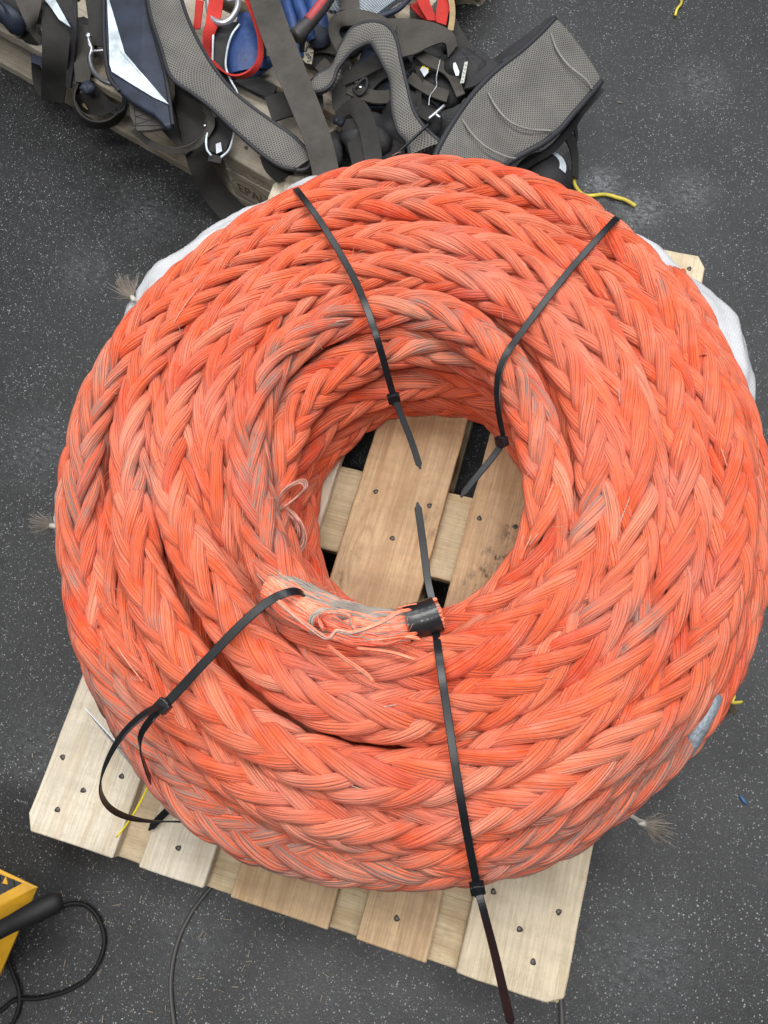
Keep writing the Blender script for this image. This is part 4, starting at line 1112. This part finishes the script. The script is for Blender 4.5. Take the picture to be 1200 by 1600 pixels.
# --- dark crumpled padding between the straps
un = thing('harness_padding', at(560, 130, .16), 'crumpled black harness padding and webbing filling the gaps under the curved leg pad', 'harness')
for i, (x, y, ax, ay, a_) in enumerate(((455, 120, .035, .05, .3), (545, 60, .05, .04, .1), (600, 100, .06, .05, .6), (660, 100, .05, .05, .2), (620, 140, .05, .06, -.3), (690, 60, .05, .03, 0), (650, 160, .05, .05, .9), (520, 190, .03, .05, .5), (345, 150, .02, .05, .2), (120, 60, .05, .05, 0), (290, 170, .02, .06, .5))):
    if i in (0, 7, 8): continue
    blob('padding', at(x, y, .150), ax, ay, .016 + .004 * (i % 3), M_black if i % 2 else M_navy, un, ang=a_, seed=i * 1.7, amp=.2)
for i, pts in enumerate(([(500, 100, .175, 22), (530, 128, .18, 22), (575, 150, .18, 20), (610, 150, .175, 20)], [(600, 20, .2, 24), (620, 60, .19, 24), (625, 110, .18, 22)], [(640, 120, .19, 18), (668, 140, .19, 18), (700, 150, .185, 18)],
                         [(550, 165, .175, 20), (590, 120, .18, 20), (640, 95, .19, 18)], [(470, 75, .17, 26), (500, 70, .175, 26), (530, 75, .18, 24)], [(700, 30, .19, 20), (715, 60, .18, 22), (735, 85, .17, 22)],
                         [(640, 60, .22, 16), (660, 90, .21, 16), (700, 110, .2, 16), (720, 150, .2, 14)], [(225, 150, .17, 30), (262, 190, .165, 30), (300, 235, .16, 26)])):
    strap('webbing_scrap', pts, M_web if i % 2 else M_webg, parent=un, wav=.002)

# --- curved mesh pad (inverted U) with webbing
h6 = thing('leg_pad', at(590, 100, .25), 'curved grey mesh leg pad bent into an arch, black edged', 'harness pad')
edges('mesh_pad', [(488, 130, .215), (500, 118, .22), (518, 108, .225), (530, 90, .235), (537, 68, .25), (553, 45, .26), (580, 36, .268), (605, 42, .27), (620, 62, .268), (629, 100, .262), (638, 140, .25), (648, 178, .24), (668, 205, .23), (690, 225, .22)],
      [(490, 147, .215), (508, 143, .22), (522, 130, .225), (532, 105, .235), (548, 84, .245), (565, 73, .25), (579, 69, .255), (585, 75, .255), (600, 103, .25), (612, 128, .245), (614, 170, .235), (622, 205, .228), (636, 222, .22), (640, 245, .215)],
      M_mesh, h6, th=.008, bulge=.006, cols=12, pipe=M_pipe, pipe_r=.0036)
edges('arch_webbing', [(528, 85, .215), (516, 60, .225), (515, 32, .235), (532, 18, .24), (560, 15, .245), (595, 24, .25), (620, 40, .25)],
      [(548, 80, .205), (530, 55, .21), (533, 42, .22), (548, 40, .23), (570, 38, .24), (595, 44, .245), (615, 60, .245)], M_webg, h6, th=.003)
edges('inner_webbing', [(520, 130, .19), (519, 165, .185), (530, 178, .18)], [(540, 120, .19), (541, 150, .188), (546, 155, .185)], M_web, h6)
edges('inner_webbing', [(535, 115, .20), (560, 100, .205), (588, 85, .21)], [(535, 135, .19), (565, 122, .195), (600, 105, .20)], M_web, h6)
for pts in ([(575, 95, .17, 30), (590, 130, .165, 36), (600, 160, .16, 38)], [(600, 190, .165, 50), (605, 230, .165, 55), (600, 270, .16, 55)], [(545, 110, .16, 26), (505, 98, .165, 30), (500, 80, .165, 28)]):
    strap('under_webbing', pts, M_web, parent=h6)
blob('under_padding', at(575, 215, .165), .05, .05, .03, M_black, h6, seed=3)
blob('under_padding', at(510, 240, .16), .03, .05, .02, M_black, h6, seed=5)
tubes('buckle', [ats([(552, 140, .19), (562, 128, .195), (572, 122, .20), (573, 136, .195), (562, 148, .19), (552, 140, .19)])], .003, M_pipe, h6)
blob('rivet', at(563, 136, .198), .005, .004, .003, M_steel, h6, amp=0)
lo = thing('webbing_loop', at(570, 200, .2), 'folded dark webbing loop standing up just behind the rope coil', 'strap')
edges('band', [(524, 175, .215), (540, 158, .225), (558, 152, .23), (575, 165, .225), (588, 195, .21), (596, 235, .20), (598, 275, .19)],
      [(530, 190, .20), (545, 178, .205), (556, 190, .205), (562, 205, .20), (566, 225, .195), (570, 250, .19), (572, 280, .185)], M_web, lo, th=.003)
edges('inner_face', [(528, 188, .19), (540, 215, .18), (550, 255, .175), (556, 285, .17)], [(556, 185, .20), (570, 215, .195), (582, 255, .19), (590, 285, .185)], M_web, lo, th=.003)
blob('buckle_pad', at(530, 187, .195), .012, .012, .01, M_navy, lo, seed=1)

# --- pale mesh pad, red webbing and wood scrap at the top edge
h7 = thing('pale_mesh_pad', at(580, 5, .2), 'pale grey mesh pad with navy rim at the top edge of the picture', 'harness pad')
edges('mesh_pad', [(500, -30, .22), (510, 15, .22), (560, 20, .22), (590, 25, .22)], [(560, -60, .22), (590, -40, .22), (630, -20, .22), (638, -8, .22)], M_meshl, h7, th=.008, bulge=.004, cols=10)
tubes('rim', [ats([(580, 28, .222), (605, 22, .222), (625, 12, .222), (642, -5, .222)])], .0055, M_navy, h7)
edges('cross_strap', [(528, -15, .235), (532, 16, .235)], [(560, -15, .235), (562, 16, .235)], M_webg, h7)
r2 = thing('red_sling', at(670, 15, .2), 'bright red webbing folded in a V at the top right of the heap', 'sling')
edges('webbing', [(645, -20, .21), (655, 10, .205), (668, 32, .20)], [(668, -20, .21), (672, 5, .205), (684, 33, .20)], M_webr, r2)
edges('webbing', [(688, -20, .215), (682, 15, .21), (682, 35, .205)], [(716, -20, .215), (703, 12, .21), (697, 40, .205)], M_webr, r2)
edges('webbing', [(640, 10, .185), (655, 25, .18), (670, 35, .18)], [(655, 0, .185), (668, 15, .18), (680, 30, .18)], M_webr, r2)
strap('webbing_strap', [(697, -20, .222, 9), (705, 0, .22, 9), (707, 25, .215, 9), (704, 48, .21, 9)], M_webt, 'narrow tan stitched strap beside the red webbing', 'strap')
wb = mesh_np('wood_offcut', *box_np(-.022, .022, -.03, .03, 0, .03), M_wooda, False); wb.location = tuple(at(723, -8, 0.0)); wb.location.z = 0.0; wb.rotation_euler = (0, 0, .4); bevel(wb, .003, 2); tag(wb, 'small brown wood offcut on the floor at the top edge', 'wood')
cd = mesh_np('paper_label', *box_np(-.007, .007, -.014, .014, 0, .001), M_card, False); cd.location = tuple(at(749, 2, 0.0)); cd.rotation_euler = (0, 0, -.4); tag(cd, 'small cream paper label on the floor at the top edge', 'label')
plate('dark_webbing_patch', [(640, 5), (700, 20), (690, 45), (640, 40)], .165, .01, M_webg, h7)

# --- grey belt fold, zip pouch and the big waist pad
wp = thing('work_belt', at(790, 160, .2), 'wide grey mesh waist belt with quilted seams and black edging, lying half off the pallet', 'belt')
Lp = [(866, 33, .20), (842, 58, .205), (812, 85, .21), (777, 112, .215), (745, 143, .22), (722, 172, .225), (700, 205, .23), (682, 238, .23), (668, 275, .225)]
Rp = [(938, 131, .185), (915, 158, .185), (892, 184, .185), (874, 205, .185), (848, 226, .19), (822, 240, .19), (796, 255, .19), (770, 278, .19), (750, 300, .18)]
edges('mesh_pad', Lp, Rp, M_mesh, wp, th=.010, bulge=.010, cols=20, pipe=M_pipe, pipe_r=.0058, pipe_name='edging')
zs = lambda z: z
for q in ([(861, 50, .2155), (870, 75, .2195), (888, 100, .219), (915, 122, .2120), (926, 138, .199)], [(762, 142, .2305), (775, 165, .2350), (795, 187, .2325), (825, 200, .2245), (862, 203, .2050)],
          [(722, 185, .2365), (738, 208, .2410), (760, 228, .2370), (790, 243, .2220), (806, 246, .2120)]):
    tubes('quilted_seam', [ats(q) - np.array([0, 0, .0022])], .0019, M_seam, wp, 10)
edges('outer_shell', [(860, 28, .195), (825, 55, .19), (790, 80, .185), (768, 100, .18)], [(872, 36, .198), (845, 68, .198), (805, 100, .20), (772, 125, .20)], M_black, wp, th=.008)
plate('navy_lining', [(780, 96), (800, 92), (822, 74), (800, 84)], .20, .004, M_navy, wp)
edges('lower_shell', [(936, 136, .17), (905, 175, .16), (886, 200, .15), (860, 228, .15), (830, 248, .15), (800, 268, .15)], [(945, 142, .165), (912, 178, .155), (893, 205, .14), (866, 236, .14), (835, 255, .14), (802, 275, .14)], M_black, wp, th=.008)

gb = thing('grey_belt', at(650, 75, .22), 'grey brown webbing belt folded over behind the zipped pouch', 'belt')
edges('webbing', [(605, 30, .235), (640, 30, .24), (680, 37, .24), (708, 52, .235), (714, 72, .225)], [(628, 90, .225), (650, 84, .23), (675, 72, .235), (695, 68, .23), (700, 90, .215)], M_webg, gb, th=.0035, cols=9)
edges('fold', [(700, 60, .22), (715, 72, .215), (722, 85, .20)], [(690, 66, .215), (702, 80, .205), (706, 96, .19)], M_web, gb)
edges('hanging_strap', [(645, 90, .20), (652, 120, .19), (650, 150, .185), (655, 180, .19), (668, 190, .20)], [(655, 86, .205), (662, 120, .195), (658, 150, .19), (665, 170, .195), (690, 175, .20)], M_web, gb)
edges('yellow_label', [(657, 108, .20), (666, 118, .198)], [(668, 90, .205), (670, 108, .20)], M_ytie, gb, th=.001)
plate('white_label', [(656, 108), (664, 104), (670, 112), (663, 120)], .203, .001, M_card, gb, bev=0)
tubes('wire', [ats([(688, 92, .22), (682, 120, .215), (682, 135, .21), (672, 150, .21), (670, 165, .208)])], .0012, M_steel, gb)
blob('dark_padding', at(640, 190, .16), .06, .06, .03, M_black, gb, seed=2)
blob('dark_padding', at(690, 130, .155), .06, .06, .025, M_black, gb, seed=4)
zp = thing('zip_pouch', at(725, 115, .21), 'dark zipped pouch with silver zip puller lying against the waist belt', 'pouch')
blob('body', at(727, 112, .185), .048, .036, .034, M_black, zp, ang=-.35, seed=1, amp=.05, sq=.8)
edges('body_flap', [(745, 75, .205), (770, 95, .205), (790, 108, .20)], [(725, 140, .205), (742, 135, .21), (760, 120, .208)], M_black, zp, th=.004)
plate('zip_puller', [(708, 98), (712, 97), (718, 112), (717, 118), (712, 118), (708, 106)], .223, .002, M_alu, zp, bev=.0006)
plate('badge', [(726, 97), (731, 96), (725, 129), (719, 130)], .2225, .0015, plain('badge_silver', (.40, .42, .36), .5), zp, bev=0)
bm = []
for i in range(5):
    y = 101 + i * 6; x = 727.5 - i * 1.3
    bm.append([at(x - 1.5, y, .2226), at(x + 1.5, y + 1, .2226), at(x - 1, y + 3, .2226)])
tubes('badge_marks', bm, .0006, M_ink, zp, 4)
mb = thing('metal_bracket', at(682, 178, .22), 'small bright metal Y shaped bracket between pouch and curved pad', 'bracket')
tubes('arm', [ats([(669, 186, .225), (679, 178, .228), (686, 172, .228), (694, 165, .226)])], .0028, M_alu, mb, 10)
tubes('stub', [ats([(680, 178, .228), (684, 181, .227), (688, 184, .226)])], .0026, M_alu, mb, 10)
rd = thing('thin_rod', at(645, 215, .24), 'thin shiny black rod leaning out behind the top of the rope coil', 'rod')
tubes('rod', [ats([(612, 248, .25), (640, 222, .25), (670, 194, .25)])], .0026, M_tie, rd, 10)
pk_ = blob('buckle_roll', at(652, 238, .20), .014, .022, .016, M_black, gb, ang=.8, amp=.03)

# --- cap like reel under the waist belt
rl = thing('hard_cap', at(845, 270, .08), 'black domed cap with a white reflective arc, tucked under the waist belt', 'cap')
dc = at(846, 286, .075)
blob('dome', dc, .058, .058, .055, M_black, rl, amp=.0)
q = []
for a_ in np.radians(np.linspace(-5, 120, 12)): q.append((dc + np.array([.028 * math.cos(a_), .028 * math.sin(a_), .0505]), dc + np.array([.041 * math.cos(a_), .041 * math.sin(a_), .0415])))
sheet('reflective_arc', np.array([x[0] for x in q]), np.array([x[1] for x in q]), M_refl, .001, rl)
edges('chin_strap', [(872, 205, .10), (885, 222, .08), (893, 245, .05), (893, 275, .03)], [(884, 200, .10), (898, 215, .07), (903, 245, .04), (903, 280, .015)], M_web, rl, th=.003)
edges('chin_strap', [(884, 190, .14), (893, 195, .10), (898, 215, .05), (893, 235, .02)], [(886, 186, .12), (898, 190, .07), (902, 215, .02), (894, 240, .004)], M_web, rl, th=.003)

# ------------------------------------------------------------------ small things on the floor
o = tubes('cord_offcut', [ats([(897, 270, .012), (898, 288, .010), (906, 300, .008), (918, 306, .006), (945, 304, .005), (965, 309, .006), (978, 313, .006), (993, 322, .007)])], .0038, M_ycord); tag(o, 'frayed yellow cord on the floor beside the black cap', 'cord')
o = tubes('cord_offcut', [ats([(1066, -6, .006), (1064, 6, .006), (1058, 14, .005), (1055, 24, .005)])], .0030, M_ycord); tag(o, 'short yellow cord end on the floor at the top right edge', 'cord')
o = tubes('blue_scrap', [ats([(1156, 1243, .003), (1162, 1250, .004), (1166, 1256, .003)]), ats([(1158, 1246, .003), (1163, 1254, .004)])], .0016, M_bluescrap); tag(o, 'tiny blue fibre scrap on the floor at the right', 'scrap')
o = tubes('grey_cable', [ats([(345, 1370, .004), (325, 1392, .004), (300, 1425, .004), (280, 1465, .004), (269, 1510, .004), (267, 1555, .004), (274, 1615, .004)])], .0034, M_cableg, n=10); tag(o, 'thin grey cable curving from under the pallet to the bottom edge', 'cable')
o = tubes('grey_cable', [ats([(868, 1530, .005), (876, 1560, .005), (879, 1615, .005)])], .0040, M_cableg, n=10); tag(o, 'short grey cable under the right corner of the pallet', 'cable')
o = tubes('black_cable', [ats([(60, 1440, .03), (100, 1415, .012), (130, 1413, .006), (152, 1432, .006), (163, 1465, .006), (156, 1500, .006), (135, 1530, .006), (100, 1550, .006), (60, 1560, .006), (25, 1562, .006), (0, 1580, .006), (-30, 1600, .006)])], .0034, M_cable, n=10); tag(o, 'thick black cable looping on the floor beside the yellow machine', 'cable')
o = tubes('black_cable', [ats([(5, 1480, .02), (20, 1520, .008), (30, 1550, .008), (28, 1580, .008), (10, 1615, .008)])], .0034, M_cable, n=10); tag(o, 'black cable tucked below the yellow machine at the bottom left corner', 'cable')

# yellow machine corner, lower left
ym = thing('yellow_machine', at(0, 1440, .0), 'yellow machine housing with dark vent and thick black handle at the left edge', 'machine')
tp = [(-140, 1290), (62, 1386), (0, 1416), (-140, 1470)]
P = np.array([at(x, y, .26) for x, y in tp]); Pb = np.array([at(x, y, .26) for x, y in ((-140, 1290), (57, 1398), (30, 1440), (-140, 1560))])
top = [at(-160, 1282, .26), at(62, 1386, .26), at(-10, 1420, .26), at(-160, 1488, .26)]
low = [at(-160, 1282, .26) - np.array([0, 0, .25]), at(56, 1412, .20), at(-12, 1560, .16), at(-160, 1640, .16)]
low = [at(-160, 1300, .20), at(54, 1400, .20), at(-12, 1556, .18), at(-160, 1640, .18)]
bot = [at(-160, 1310, .02), at(20, 1410, .02), at(-25, 1540, .02), at(-160, 1620, .02)]
V = np.array(top + low + bot); F = [(0, 3, 2, 1)]
for i in range(4):
    j_ = (i + 1) % 4; F += [(i, j_, 4 + j_, 4 + i), (4 + i, 4 + j_, 8 + j_, 8 + i)]
F.append((8, 9, 10, 11))
o = mesh_np('housing', V, F, M_yellow, False, parent=ym); bevel(o, .003, 3)
plate('vent_recess', [(-60, 1342), (34, 1380), (0, 1398), (-60, 1420)], .2612, .001, M_black, ym, bev=0)
for i in range(6):
    x = 22 - i * 11
    plate('vent_rib', [(x - 8, 1384 - i * 4), (x - 2, 1374 - i * 4.4), (x + 1, 1386 - i * 4)], .2635, .003, M_yellow if i % 2 else M_black, ym, bev=0)
P, s_ = catmull(ats([(-60, 1485, .30), (-10, 1458, .30), (40, 1432, .30), (75, 1415, .295), (92, 1408, .29), (98, 1406, .288)]), step=.004)
v, f = tube_np(P, np.interp(s_ / s_[-1], [0, .5, .8, .95, 1], [.0105, .0110, .0140, .0135, .009]), 16); mesh_np('handle', v, f, M_cable, parent=ym)

# wood shavings and dust crumbs
parts = []
for i in range(110):
    if i < 75: x, y = rnd.uniform(60, 560), rnd.uniform(1340, 1600)
    elif i < 95: x, y = rnd.uniform(0, 200), rnd.uniform(1100, 1600)
    else: x, y = rnd.uniform(900, 1200), rnd.uniform(0, 1500)
    c = at(x, y, 0); l_ = rnd.uniform(.0015, .0055) * (1.3 if rnd.random() < .15 else 1); w_ = rnd.uniform(.0004, .0008); a_ = rnd.gauss(1.1, .6)
    v, f = box_np(-l_, l_, -w_, w_, .0003, .0015); ca_, sa_ = math.cos(a_), math.sin(a_)
    v[:, 2] += .0012 * (v[:, 0] / l_) ** 2
    v = np.stack([v[:, 0] * ca_ - v[:, 1] * sa_ + c[0], v[:, 0] * sa_ + v[:, 1] * ca_ + c[1], v[:, 2]], 1); parts.append((v, f))
v, f = merge(parts); o = mesh_np('wood_shavings', v, f, M_shav, False); tag(o, 'scattered wood shavings on the dark floor', 'shavings', kind='stuff')

scene.cycles.max_bounces = 8
scene.cycles.diffuse_bounces = 5
